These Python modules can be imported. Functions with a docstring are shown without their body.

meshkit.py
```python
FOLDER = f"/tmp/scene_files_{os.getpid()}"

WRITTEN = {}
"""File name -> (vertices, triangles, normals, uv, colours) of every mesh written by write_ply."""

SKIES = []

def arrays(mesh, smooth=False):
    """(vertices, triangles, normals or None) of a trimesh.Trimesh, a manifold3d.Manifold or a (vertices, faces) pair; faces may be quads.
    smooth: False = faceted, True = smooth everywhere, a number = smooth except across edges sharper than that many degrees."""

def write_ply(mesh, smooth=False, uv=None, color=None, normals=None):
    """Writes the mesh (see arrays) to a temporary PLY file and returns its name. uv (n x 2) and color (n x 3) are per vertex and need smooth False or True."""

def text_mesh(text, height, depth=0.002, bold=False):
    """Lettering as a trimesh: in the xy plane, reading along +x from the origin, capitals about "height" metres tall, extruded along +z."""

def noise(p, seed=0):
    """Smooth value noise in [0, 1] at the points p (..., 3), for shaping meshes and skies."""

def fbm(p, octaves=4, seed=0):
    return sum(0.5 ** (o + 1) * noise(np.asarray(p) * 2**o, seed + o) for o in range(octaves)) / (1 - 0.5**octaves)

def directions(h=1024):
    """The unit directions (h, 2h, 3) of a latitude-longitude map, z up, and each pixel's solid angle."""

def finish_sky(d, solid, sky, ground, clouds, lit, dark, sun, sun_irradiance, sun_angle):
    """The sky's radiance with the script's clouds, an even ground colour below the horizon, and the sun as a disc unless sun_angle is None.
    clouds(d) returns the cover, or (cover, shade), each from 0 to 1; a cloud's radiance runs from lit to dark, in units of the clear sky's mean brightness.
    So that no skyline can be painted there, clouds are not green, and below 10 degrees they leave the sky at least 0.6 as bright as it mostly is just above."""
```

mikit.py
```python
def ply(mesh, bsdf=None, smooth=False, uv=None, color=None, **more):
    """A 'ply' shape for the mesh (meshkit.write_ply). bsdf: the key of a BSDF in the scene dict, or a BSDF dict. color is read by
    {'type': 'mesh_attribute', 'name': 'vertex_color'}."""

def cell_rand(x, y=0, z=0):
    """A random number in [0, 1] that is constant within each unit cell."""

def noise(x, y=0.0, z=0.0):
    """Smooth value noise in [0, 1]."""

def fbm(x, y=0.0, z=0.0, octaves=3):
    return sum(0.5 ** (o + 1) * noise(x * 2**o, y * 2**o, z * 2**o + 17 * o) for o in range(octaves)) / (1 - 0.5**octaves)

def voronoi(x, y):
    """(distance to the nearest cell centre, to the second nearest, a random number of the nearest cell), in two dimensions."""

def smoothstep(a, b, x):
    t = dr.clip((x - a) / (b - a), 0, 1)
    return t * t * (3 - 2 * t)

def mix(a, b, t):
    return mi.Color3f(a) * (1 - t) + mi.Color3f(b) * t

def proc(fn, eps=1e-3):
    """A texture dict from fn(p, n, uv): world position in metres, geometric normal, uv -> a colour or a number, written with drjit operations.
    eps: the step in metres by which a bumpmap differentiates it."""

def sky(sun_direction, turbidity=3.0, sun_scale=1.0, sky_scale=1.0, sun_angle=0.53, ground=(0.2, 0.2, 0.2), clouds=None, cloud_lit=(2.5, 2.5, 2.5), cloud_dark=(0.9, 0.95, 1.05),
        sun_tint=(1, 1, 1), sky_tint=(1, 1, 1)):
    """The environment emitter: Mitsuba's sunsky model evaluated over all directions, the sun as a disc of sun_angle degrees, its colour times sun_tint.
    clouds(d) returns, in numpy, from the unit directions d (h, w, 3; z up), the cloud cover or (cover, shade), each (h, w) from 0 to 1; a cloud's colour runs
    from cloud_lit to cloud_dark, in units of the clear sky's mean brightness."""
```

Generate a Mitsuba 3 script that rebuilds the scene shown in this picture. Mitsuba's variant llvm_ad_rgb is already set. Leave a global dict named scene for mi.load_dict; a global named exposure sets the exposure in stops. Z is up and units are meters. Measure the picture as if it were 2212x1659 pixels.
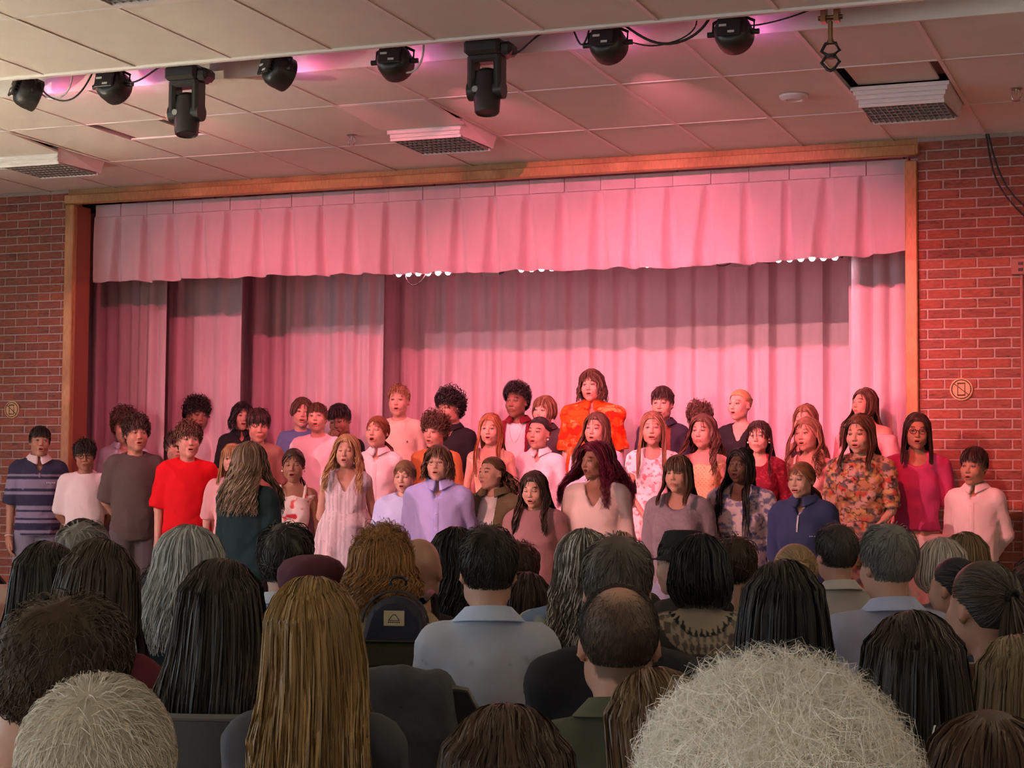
import math, random
import numpy as np
import trimesh
import mitsuba as mi
import mikit, meshkit
from mikit import proc, noise, fbm, cell_rand, smoothstep, mix
from scipy.spatial import cKDTree
T = mi.ScalarTransform4f
scene, labels = {}, {}
RNG = np.random.default_rng(7)

# ---------------------------------------------------------------- camera, light, exposure
exposure = 0.0
CAM = np.array([6.1667, -12.1282, 1.45])
FWD = np.array([-0.355118, 0.933125, 0.056285])
UP = np.array([0.013707, -0.055005, 0.998392])
scene['camera'] = dict(type='perspective', fov=2 * math.degrees(math.atan(1106 / 3899.25)), fov_axis='x', near_clip=0.05, far_clip=100.0,
                       to_world=T().look_at(origin=CAM.tolist(), target=(CAM + FWD).tolist(), up=UP.tolist()))
CEIL = 3.782
# stage washes hanging in the ceiling slot: (x, aim x, aim y, aim z, colour, intensity)
PAR_Y, PAR_Z = -3.30, 3.70
WASH = [(-0.255, -1.3, 1.3, 2.0, (1.0, 0.12, 0.22), 20.0), (0.325, -0.5, 1.6, 1.9, (1.0, 0.14, 0.22), 40.0), (1.408, 0.9, 1.4, 1.9, (1.0, 0.13, 0.19), 24.0),
        (2.112, 2.1, 2.0, 1.75, (1.0, 0.17, 0.27), 80.0), (3.326, 3.0, 2.0, 1.75, (1.0, 0.18, 0.285), 92.0), (3.993, 4.7, 0.2, 1.9, (1.0, 0.07, 0.08), 42.0)]
WASH_CUT, WASH_BEAM = 27.0, 5.0
MOVERS = [0.824, 2.655]
# front lamps out of view, placed to light the choir; a shutter spares the valance: (x, y, z, aim x, aim y, aim z, colour, intensity)
KEY = [(-3.2, -7.2, 3.50, 0.1, -0.8, 1.45, (1.0, 0.44, 0.50), 120.0), (0.6, -7.2, 3.50, 3.2, -0.8, 1.45, (1.0, 0.38, 0.36), 118.0)]
KEY_CUT, KEY_BEAM = 27.0, 8.0
# floor lamps out of view, placed to light the ceiling: (x, y, intensity)
UNSEEN_UPLIGHT = [(-1.9, -5.0, 30.0), (-1.3, -8.6, 34.0), (8.1, -6.5, 24.0)]
GLOW = (34.0, 44.0)                    # red and blue cells of a wash lamp, close to
BATTEN = (260.0, 62.0, 80.0)
SIGN_L, SIGN_R = (-2.745, 2.034), (4.714, 2.103)
UNSEEN_REAR = (1.0, 0.96, 0.90), 2.1      # unseen panes behind the seats, placed to light backs and ceiling
UNSEEN_LEFT = (0.55, 0.78, 1.0), 8.0       # unseen windows on the left wall, placed for bluish side light

# ---------------------------------------------------------------- helpers
def ref(k): return {'type': 'ref', 'id': k}
def rgb(c): return {'type': 'rgb', 'value': [float(x) for x in c]}
def srgb(r, g, b):
    c = np.array([r, g, b], float) / 255
    return tuple(np.where(c <= 0.04045, c / 12.92, ((c + 0.055) / 1.055) ** 2.4))
def numbered(name):
    if name not in labels and name not in scene and not any(k.startswith(name + '__') for k in (scene if name in _USED else ())):
        _USED.add(name); return name
    i = _NUM.get(name, 0)
    while True:
        i += 1
        k = '%s_%03d' % (name, i)
        if k not in _USED and k not in scene:
            _USED.add(k); _NUM[name] = i; return k
_USED, _NUM = set(), {}
def thing(name, label, cat=None, group=None, kind=None):
    k = numbered(name)
    labels[k] = {'label': label}
    if cat: labels[k]['category'] = cat
    if group: labels[k]['group'] = group
    if kind: labels[k]['kind'] = kind
    return k
def part(parent, name, shape, label=None, kind=None):
    k = numbered(parent + '__' + name)
    scene[k] = shape
    if label or kind:
        labels[k] = {}
        if label: labels[k]['label'] = label
        if kind: labels[k]['kind'] = kind
    return k
def struct(name, shape, label):
    scene[name] = shape; _USED.add(name)
    labels[name] = {'label': label, 'kind': 'structure'}
    return name
def single(name, shape, label, cat, group=None, kind=None):
    k = thing(name, label, cat, group, kind); scene[k] = shape
    return k
def box(x0, x1, y0, y1, z0, z1):
    m = trimesh.creation.box(extents=(x1 - x0, y1 - y0, z1 - z0)); m.apply_translation(((x0 + x1) / 2, (y0 + y1) / 2, (z0 + z1) / 2)); return m
def cat(*ms): return trimesh.util.concatenate([m for g in ms for m in (g if isinstance(g, (list, tuple)) else [g])])
def bevbox(sx, sy, sz, b=0.01):
    """box with chamfered edges, centred"""
    import manifold3d as m3
    a = m3.Manifold.batch_hull([m3.Manifold.cube((sx - 2 * b, sy - 2 * b, sz), True), m3.Manifold.cube((sx, sy - 2 * b, sz - 2 * b), True), m3.Manifold.cube((sx - 2 * b, sy, sz - 2 * b), True)])
    k = a.to_mesh(); return trimesh.Trimesh(k.vert_properties[:, :3], k.tri_verts, process=False)
def moved(m, x=0, y=0, z=0, rx=0, ry=0, rz=0):
    m = m.copy()
    for a, ax in ((rx, (1, 0, 0)), (ry, (0, 1, 0)), (rz, (0, 0, 1))):
        if a: m.apply_transform(trimesh.transformations.rotation_matrix(math.radians(a), ax))
    m.apply_translation((x, y, z)); return m
def xf(m, M): m = m.copy(); m.apply_transform(M); return m
def lathe(prof, n=24):
    return trimesh.creation.revolve(np.array(prof, float), sections=n)
def tubes(P, Rr, sides=5, flat=1.0):
    """many tubes at once: P (n, k, 3) centre lines, Rr (n, k) or (k,) radii -> vertices, triangles (tube-major)"""
    P = np.asarray(P, float); n, k, _ = P.shape
    Rr = np.broadcast_to(Rr, (n, k))
    t = np.gradient(P, axis=1); t /= np.linalg.norm(t, axis=2, keepdims=True) + 1e-12
    up = np.where(np.abs(t[..., 2:]) < 0.95, np.array([0, 0, 1.0]), np.array([0, 1.0, 0]))
    a = np.cross(t, up); a /= np.linalg.norm(a, axis=2, keepdims=True) + 1e-12
    b = np.cross(a, t)
    ang = np.arange(sides) * 2 * np.pi / sides
    v = P[:, :, None] + Rr[:, :, None, None] * (np.cos(ang)[None, None, :, None] * a[:, :, None] + flat * np.sin(ang)[None, None, :, None] * b[:, :, None])
    i, j = np.meshgrid(np.arange(k - 1), np.arange(sides), indexing='ij')
    q = np.stack([i * sides + j, i * sides + (j + 1) % sides, (i + 1) * sides + (j + 1) % sides, (i + 1) * sides + j], -1).reshape(-1, 4)
    f = np.vstack([q[:, [0, 1, 2]], q[:, [0, 2, 3]]])
    f = (f[None] + (np.arange(n) * k * sides)[:, None, None]).reshape(-1, 3)
    return v.reshape(-1, 3), f
def tube(pts, r, sides=8, smooth_n=0):
    P = np.asarray(pts, float)
    if smooth_n:
        from scipy.interpolate import CubicSpline
        u = np.arange(len(P)); P = CubicSpline(u, P)(np.linspace(0, len(P) - 1, smooth_n))
    v, f = tubes(P[None], np.broadcast_to(r, (len(P),))[None], sides)
    return trimesh.Trimesh(v, f, process=False)

# ---------------------------------------------------------------- materials
def mat(key, color, rough=0.6, spec=0.5, metal=0.0, two=True, **k):
    b = dict(type='principled', base_color=color if isinstance(color, dict) else rgb(color), roughness=float(rough), specular=float(spec), metallic=float(metal), **k)
    scene[key] = {'type': 'twosided', 'bsdf': b} if two else b
    return key
VC = {'type': 'mesh_attribute', 'name': 'vertex_color'}
mat('m_skin', VC, 0.5, 0.35)
mat('m_cloth', VC, 0.85, 0.2, sheen=0.3)
mat('m_hair', VC, 0.45, 0.25)
mat('m_black', (0.012, 0.012, 0.014), 0.45)
mat('m_blackmetal', (0.02, 0.021, 0.022), 0.38, 0.5)
mat('m_steel', (0.55, 0.55, 0.54), 0.3, 0.5, 1.0)
mat('m_brass', (0.30, 0.22, 0.12), 0.35, 0.5, 1.0)
mat('m_white', (0.80, 0.78, 0.74), 0.5)
mat('m_greymetal', (0.35, 0.35, 0.34), 0.45)
mat('m_plaster', (0.42, 0.40, 0.37), 0.9)
mat('m_stagewall', (0.16, 0.15, 0.15), 0.9)
mat('m_print', (0.55, 0.55, 0.52), 0.6)
mat('m_cable', (0.015, 0.014, 0.014), 0.5)
# ---------------------------------------------------------------- setting
def f_tile(p, n, uv):
    s = noise(p.x * 260, p.y * 260, p.z * 260)
    g = fbm(p.x * 9, p.y * 9, p.z, octaves=2)
    k = 0.94 + 0.06 * g - 0.10 * smoothstep(0.80, 0.95, s)
    return mi.Color3f(0.74, 0.71, 0.64) * k
mat('m_tile', proc(f_tile), 0.9, 0.1)
mat('m_tee', (0.78, 0.76, 0.71), 0.5)
def f_brick(p, n, uv):
    row = dr_floor((p.z + 0.0249) / 0.0664); half = row - 2 * dr_floor(row / 2)
    r = cell_rand(row, dr_floor((p.x + 2.5235 + 0.1076 * half) / 0.2153), 5)
    g = fbm(p.x * 40, p.y * 40, p.z * 90, octaves=3)
    blot = smoothstep(0.55, 0.75, fbm(p.x * 13 + 7 * r, p.z * 40 + 31 * r, 0.5, octaves=3))
    c = mix((0.32, 0.108, 0.076), (0.24, 0.098, 0.080), r) * (0.72 + 0.5 * g)
    return mix(c, mi.Color3f(0.10, 0.05, 0.045), 0.62 * blot * smoothstep(0.25, 0.6, r))
import drjit as dr
def dr_floor(x): return dr.floor(x)
mat('m_brick', proc(f_brick), 0.85, 0.2)
def f_mortar(p, n, uv):
    return mi.Color3f(0.42, 0.35, 0.31) * (0.8 + 0.4 * fbm(p.x * 80, p.y * 80, p.z * 80))
mat('m_mortar', proc(f_mortar), 0.95, 0.1)
def f_wood(p, n, uv):
    w = fbm(p.x * 1.1, p.y * 22, p.z * 1.1, octaves=3) * 5
    ring = 0.5 + 0.5 * dr.sin(w * 6)
    fleck = noise(p.x * 120, p.y * 120, p.z * 25)
    return mix((0.40, 0.19, 0.065), (0.53, 0.29, 0.11), ring) * (0.85 + 0.25 * fleck)
mat('m_wood', proc(f_wood), 0.42, 0.5)
mat('m_woodjamb', (0.30, 0.085, 0.05), 0.6)
def f_weave(p, n, uv):
    g = fbm(p.x * 14, p.y * 14, p.z * 3.0, octaves=3)
    w = noise(p.x * 330, p.y * 330, p.z * 330)
    return mi.Color3f(0.62, 0.50, 0.52) * (0.86 + 0.18 * g + 0.06 * w)
mat('m_drape', proc(f_weave), 0.9, 0.15, sheen=0.35)
def f_floor(p, n, uv):
    r = cell_rand(dr.floor(p.x / 0.057), dr.floor(p.y / 1.1 + 0.37 * dr.floor(p.x / 0.057)))
    return mix((0.42, 0.25, 0.12), (0.30, 0.16, 0.075), r) * (0.9 + 0.2 * fbm(p.x * 60, p.y * 4, 0))
mat('m_floor', proc(f_floor), 0.35, 0.5)
mat('m_paint', (0.62, 0.58, 0.50), 0.8, 0.2)
mat('m_slotboard', (0.78, 0.74, 0.68), 0.55, 0.4)
XL, XR, YB, PL, PR, PT = -6.4, 8.6, -20.0, -2.26, 4.437, 3.665
# room shell
struct('floor', mikit.ply(box(XL - .2, XR + .2, YB - .2, 0.0, -0.15, 0), 'm_floor'), 'narrow-board wooden gym floor under the seats')
struct('wall_left', mikit.ply(cat(box(XL - .2, XL, YB, .2, 0, 1.1), box(XL - .2, XL, YB, .2, 3.1, 4.6), *[box(XL - .2, XL, a, b, 1.1, 3.1) for a, b in
       ((YB, -18.5), (-16.5, -15.2), (-13.2, -11.9), (-9.9, -8.6), (-6.6, .2))]), 'm_paint'), 'painted side wall out of view, with a band of unseen windows')
struct('wall_right', mikit.ply(box(XR, XR + .2, YB, .2, 0, 4.6), 'm_paint'), 'plain painted side wall')
struct('wall_back', mikit.ply(cat(box(XL, XR, YB - .2, YB, 3.0, 4.6), box(XL, XR, YB - .2, YB, 0, .15), box(XL, -4.4, YB - .2, YB, .15, 3), box(7.0, XR, YB - .2, YB, .15, 3)), 'm_paint'), 'painted wall behind the seats around the unseen glowing panes')
for i, (a, b) in enumerate(((-18.5, -16.5), (-15.2, -13.2), (-11.9, -9.9), (-8.6, -6.6))):  # glowing panes out of view, placed to light the audience from the left
    m = trimesh.Trimesh([[XL - .1, a, 1.1], [XL - .1, b, 1.1], [XL - .1, b, 3.1], [XL - .1, a, 3.1]], [[0, 2, 1], [0, 3, 2]][::1], process=False)
    m.invert() if m.face_normals[0][0] < 0 else None
    k = struct('unseen_pane_%d' % (i + 1), mikit.ply(m, 'm_white', emitter={'type': 'area', 'radiance': rgb(np.array(UNSEEN_LEFT[0]) * UNSEEN_LEFT[1])}), 'unseen glowing pane in the left wall, placed to light the audience from the side')
    part(k, 'mullion', mikit.ply(cat(box(XL - .11, XL - .03, (a + b) / 2 - .03, (a + b) / 2 + .03, 1.1, 3.1), box(XL - .11, XL - .03, a, b, 2.07, 2.13)), 'm_white'))
for i in range(4):  # glowing panes out of view, placed to light the audience backs and near ceiling
    a = -4.4 + i * 2.85; b = a + 2.85
    m = trimesh.Trimesh([[a, YB - .1, .15], [b, YB - .1, .15], [b, YB - .1, 3], [a, YB - .1, 3]], [[0, 1, 2], [0, 2, 3]], process=False)
    m.invert() if m.face_normals[0][1] < 0 else None
    k = struct('unseen_pane_%d' % (i + 5), mikit.ply(m, 'm_white', emitter={'type': 'area', 'radiance': rgb(np.array(UNSEEN_REAR[0]) * UNSEEN_REAR[1])}), 'unseen glowing pane behind the seats, placed to light the audience and ceiling')
    part(k, 'mullion', mikit.ply(box(a - .04, a + .04, YB - .12, YB - .02, .15, 3), 'm_greymetal'))
# ceiling: tees, tiles, slot
LX, TY = 0.6096, [-0.9915, -2.2102]
SF, SN = -3.120, -3.511
rows = [(TY[0], 0.0), (TY[1], TY[0]), (SF, TY[1]), (-4.637, SN)]
y = -4.637
while y > YB: rows.append((max(y - 1.2192, YB), y)); y -= 1.2192
i0, i1 = int(math.floor(XL / LX)), int(math.ceil(XR / LX))
struct('ceiling', mikit.ply(cat(box(XL, XR, SF + .02, .2, CEIL + .45, CEIL + .5), box(XL, XR, YB, SN - .02, CEIL + .45, CEIL + .5), box(XL, XR, SN - .3, SF + .3, CEIL + .62, CEIL + .66)), 'm_plaster'), 'suspended ceiling of pale tiles with a slot for the stage lights')
HOLES = {(2, 1), (7, 1), (-1, 1), (-3, 1), (2, 4)}
tile_sh, field = {}, []
for r, (a, b) in enumerate(rows):
    for i in range(i0, i1):
        x0, x1 = max(i * LX, XL), min((i + 1) * LX, XR)
        if (i, r) in HOLES: continue
        vis = r <= 4 and -6 <= i <= 9
        if not vis:
            field.append(box(x0, x1, a, b, CEIL + .004, CEIL + .02)); continue
        dz = RNG.uniform(0, .003)
        key = (round(b - a, 3), round(x1 - x0, 3))
        if key not in tile_sh: tile_sh[key] = mikit.ply(moved(bevbox(x1 - x0 - .012, b - a - .012, .016, .003)), 'm_tile')
        part('ceiling', 'tile', dict(tile_sh[key], to_world=T().translate([(x0 + x1) / 2, (a + b) / 2, CEIL + .011 + dz])))
part('ceiling', 'tile_field', mikit.ply(cat(field), 'm_tile'), kind='stuff')
def teebar(x0, x1, y0, y1):
    m = box(x0, x1, y0, y1, CEIL - .001, CEIL + .003); s = box((x0 + x1) / 2 - .003 if x1 - x0 < .1 else x0, (x0 + x1) / 2 + .003 if x1 - x0 < .1 else x1,
        (y0 + y1) / 2 - .003 if y1 - y0 < .1 else y0, (y0 + y1) / 2 + .003 if y1 - y0 < .1 else y1, CEIL, CEIL + .04)
    return cat(m, s)
for i in range(i0 + 1, i1):
    part('ceiling', 'main_tee', mikit.ply(teebar(i * LX - .012, i * LX + .012, SF, 0), 'm_tee'))
    part('ceiling', 'main_tee', mikit.ply(teebar(i * LX - .012, i * LX + .012, YB, SN), 'm_tee'))
for a, b in rows:
    if a > YB and abs(a - SF) > .01: part('ceiling', 'cross_tee', mikit.ply(teebar(XL, XR, a - .009, a + .009), 'm_tee'))
part('ceiling', 'slot_board', mikit.ply(box(XL, XR, SF, SF + .02, CEIL - .004, CEIL + .62), 'm_slotboard'), 'white board on the far side of the light slot')
part('ceiling', 'slot_board', mikit.ply(box(XL, XR, SN - .02, SN, CEIL - .004, CEIL + .62), 'm_slotboard'))
part('ceiling', 'slot_trim', mikit.ply(box(XL, XR, SN - .02, SN + .012, CEIL - .010, CEIL - .004), 'm_tee'))
# brick walls beside the stage
BR, CO = 0.2153, 0.0664
Z0 = 3.6995
bricks = {}
def brick_shape(L):
    L = round(L, 3)
    if L not in bricks: bricks[L] = mikit.ply(bevbox(L, .05, CO - .0105, .003), 'm_brick')
    return bricks[L]
def brick_wall(key, x0, x1, jx, vis0, vis1, label):
    struct(key, mikit.ply(box(x0, x1, .006, .2, 0, CEIL + .5), 'm_mortar'), label)
    rest = []
    n = int(math.ceil((CEIL - .03) / CO))
    for c in range(-2, 57):
        zc = Z0 - (c + .5) * CO
        if zc + CO / 2 > CEIL + .03 or zc < .04: continue
        off = jx + (BR / 2 if c % 2 else 0)
        k0, k1 = math.floor((x0 - off) / BR), math.ceil((x1 - off) / BR)
        for k in range(k0, k1):
            a, b = max(off + k * BR + .0055, x0 + .002), min(off + (k + 1) * BR - .0055, x1 - .002)
            if b - a < .02: continue
            dy = RNG.uniform(-.002, .002)
            if b > vis0 and a < vis1 and zc > 1.0 and zc < CEIL:
                part(key, 'brick', dict(brick_shape(b - a), to_world=T().translate([(a + b) / 2, .025 + dy, zc]).rotate([0, 1, 0], float(RNG.normal(0, .25)))))
            else: rest.append(box(a, b, 0, .05, zc - CO / 2 + .005, zc + CO / 2 - .005))
    part(key, 'brickwork', mikit.ply(cat(rest), 'm_brick'), kind='stuff')
brick_wall('wall_front_left', XL, PL, -2.5235, -3.12, PL, 'dark red brick wall to the left of the stage opening')
brick_wall('wall_front_right', PR, XR, 4.6036 - BR / 2, PR, 5.26, 'red brick wall to the right of the stage opening')
struct('wall_front_top', mikit.ply(box(PL, PR, .02, .2, 3.74, CEIL + .5), 'm_plaster'), 'wall above the stage opening')
# proscenium woodwork
struct('trim_1', mikit.ply(moved(bevbox(.078, .06, PT + .0, .006), (PL + .039), -.005, PT / 2), 'm_wood'), 'varnished wooden post at the left of the stage opening')
part('trim_1', 'jamb', mikit.ply(box(PL + .062, PL + .074, .02, .215, 0, PT), 'm_woodjamb'), 'red-brown inner face')
struct('trim_2', mikit.ply(moved(bevbox(.080, .06, PT - .03, .006), (PR - .040), -.005, (PT - .03) / 2), 'm_wood'), 'varnished wooden post at the right of the stage opening')
part('trim_2', 'jamb', mikit.ply(box(PR - .074, PR - .062, .02, .215, 0, PT), 'm_woodjamb'))
struct('trim_3', mikit.ply(moved(bevbox(PR - PL - .006, .07, .072, .006), (PL + PR) / 2, -.024, 3.702), 'm_wood'), 'long wooden beam above the stage opening')
part('trim_3', 'dark_rail', mikit.ply(box(PL, PR, .006, .02, 3.735, CEIL + .01), 'm_wood'), 'recessed rail under the ceiling')
part('trim_3', 'end_block', mikit.ply(moved(bevbox(.05, .075, .062, .005), PR - .012, -.018, 3.705), 'm_wood'))
# stage box and steps
struct('wall_stage_back', mikit.ply(cat(box(-5, 7, 3.3, 3.4, 0, 4.8), box(-5, -4.9, .2, 3.3, 0, 4.8), box(7, 7.1, .2, 3.3, 0, 4.8), box(-5, 7, .2, 3.4, 4.75, 4.85)), 'm_stagewall'), 'grey walls of the stage house, out of view, closing off stray light')  # hidden walls, placed to keep stray light out of the stage
struct('stage_floor', mikit.ply(cat(box(PL + .08, PR - .08, 0.0, 0.85, -.15, .4), box(-4.9, 7, .2, 3.3, -.15, .4)), 'm_floor'), 'wooden stage floor')
struct('stage_step_1', mikit.ply(moved(bevbox(8.6, 1.22, .2, .01), 1.1, -.62, .1), 'm_floor'), 'low wooden platform along the front of the stage')
struct('stage_step_2', mikit.ply(moved(bevbox(6.4, .78, .2, .01), 1.1, 1.36, .5), 'm_floor'), 'low wooden platform at the back of the stage')
# ---------------------------------------------------------------- curtains
def sheet(x0, x1, yfun, z0, z1, nx, nz, th=.004):
    """hanging cloth with a thickness; yfun(x, t) with t = 0 at the top, 1 at the hem"""
    xs, ts = np.linspace(x0, x1, nx), np.linspace(0, 1, nz)
    X, TT = np.meshgrid(xs, ts, indexing='ij')
    Y = yfun(X, TT); zb = z0(X) if callable(z0) else z0
    Z = z1 + (zb - z1) * TT
    def surf(dy): return np.stack([X, Y + dy, Z], -1).reshape(-1, 3)
    i, j = np.meshgrid(np.arange(nx - 1), np.arange(nz - 1), indexing='ij')
    q = np.stack([i * nz + j, (i + 1) * nz + j, (i + 1) * nz + j + 1, i * nz + j + 1], -1).reshape(-1, 4)
    f = np.vstack([q[:, [0, 2, 1]], q[:, [0, 3, 2]]]); n = nx * nz
    b = np.arange(nx - 1) * nz + nz - 1                       # close the hem and the sides
    hem = np.vstack([np.stack([b, b + nz, b + nz + n], 1), np.stack([b, b + nz + n, b + n], 1)])
    side = []
    for c in (0, (nx - 1) * nz):
        k = c + np.arange(nz - 1); side += [np.stack([k, k + 1, k + 1 + n], 1), np.stack([k, k + 1 + n, k + n], 1)]
    return np.vstack([surf(0), surf(th)]), np.vstack([f, f[:, ::-1] + n, hem] + side)
def pleats(seed, x0, x1, w, amp, kind='saw', jit=.25):
    r = np.random.default_rng(seed); e = [x0 - w]
    while e[-1] < x1 + w: e.append(e[-1] + w * r.uniform(1 - jit, 1 + jit))
    e = np.array(e); a = r.uniform(.6, 1.25, len(e)); lean = r.normal(0, .012, len(e)); ph = r.uniform(0, 6.28, len(e))
    def fn(X, TT):
        k = np.clip(np.searchsorted(e, X.ravel()) - 1, 0, len(e) - 2).reshape(X.shape)
        xx = X + lean[k] * TT
        u = np.clip((xx - e[k]) / (e[k + 1] - e[k]), 0, 1)
        if kind == 'saw': p = np.where(u < .80, -.55 * np.sin(u / .80 * np.pi / 2) ** 1.3, -.55 + .55 * ((u - .80) / .20) ** .7) - .22 * np.exp(-((u - .30) / .12) ** 2) * np.sin(ph[k] + 2 * TT)
        else: p = -np.abs(np.sin(np.pi * u)) ** .75
        return amp * a[k] * p * (.75 + .35 * TT) + .006 * np.sin(7 * X + 3 * TT + ph[k])
    return fn
def curtain(label, x0, x1, y, z0, z1, w, amp, seed, kind='saw', nx=None, name='stage_curtain'):
    f = pleats(seed, x0, x1, w, amp, kind)
    v, fc = sheet(x0, x1, lambda X, TT: y + f(X, TT), z0, z1, nx or int((x1 - x0) / .0125), 14)
    return single(name, mikit.ply((v, fc), 'm_drape', smooth=60), label, 'curtain')
curtain('wide pleated pink-lit backdrop curtain behind the top row of singers', -1.0, 4.9, 2.45, .4, 4.3, .205, .125, 4)
curtain('pleated curtain hanging between the far-left side curtain and the backdrop', -2.1, -.35, 1.95, .4, 4.2, .17, .115, 9)
curtain('smooth pink-lit curtain panel second from the left post', -2.6, -1.38, 1.30, .4, 4.2, .235, .105, 12)
curtain('narrow folded grey-mauve side curtain beside the left wooden post', -2.75, -1.90, .95, .4, 3.75, .115, .085, 31, 'round')
curtain('narrow folded side curtain beside the right wooden post', 3.80, 4.75, .98, .4, 3.75, .150, .085, 23, 'round')
# the valance: flat panels with a box pleat sunk at each seam
SEAMS = [-1.905, -1.66, -1.42, -1.155, -.905, -.635, -.365, -.095, .17, .462, .742, 1.045, 1.325, 1.595, 1.868, 2.145, 2.405, 2.685, 2.965, 3.24, 3.525, 3.81, 4.06]
SEAMS = np.array([-2.14] + SEAMS + [4.42])
rv = np.random.default_rng(3); sv_w, sv_l, sv_p = rv.uniform(.030, .055, 40), rv.normal(-.004, .016, 40), rv.uniform(0, 6.28, 40)
def valance_y(X, TT):
    y = np.full(X.shape, .235)
    y -= .010 * np.sin(np.pi * TT)
    for k, s in enumerate(SEAMS[1:-1]):
        c = s - .030 + sv_l[k] * TT; w = sv_w[k] * (.55 + .75 * TT)
        u = (X - c) / w
        y += (.050 + .030 * TT) * np.exp(-np.abs(u - .25) ** 3.0) * np.clip(TT * 14, 0, 1) - .010 * np.exp(-((u - 1.35) / .35) ** 2) - .008 * np.exp(-((u + 1.1) / .5) ** 2) * (.3 + TT)
        y += .006 * TT * np.sin(sv_p[k] + (X - c) * 55) * np.exp(-((X - c) / .11) ** 2)
    y -= .004 * ((TT > .845) & (TT < .999))
    return y
v, f = sheet(-2.165, 4.405, valance_y, lambda X: np.interp(X, [-2.2, -.5, 1.07, 2.84, 4.32], [3.067, 3.066, 3.036, 3.014, 3.056]) + .006 * np.sin(X * 9) + .004 * np.sin(X * 31), 3.60, 520, 22)
val = single('stage_valance', mikit.ply((v, f), 'm_drape', smooth=60), 'pale pleated valance hanging along the top of the stage opening', 'valance')
part(val, 'top_band', mikit.ply(cat([box(a + .0025, b - .0025, .212 + (.004 if i % 2 else 0), .232, 3.592, 3.69) for i, (a, b) in enumerate(zip(SEAMS[:-1], SEAMS[1:]))]), 'm_drape'), 'flat band along the top')
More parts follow.
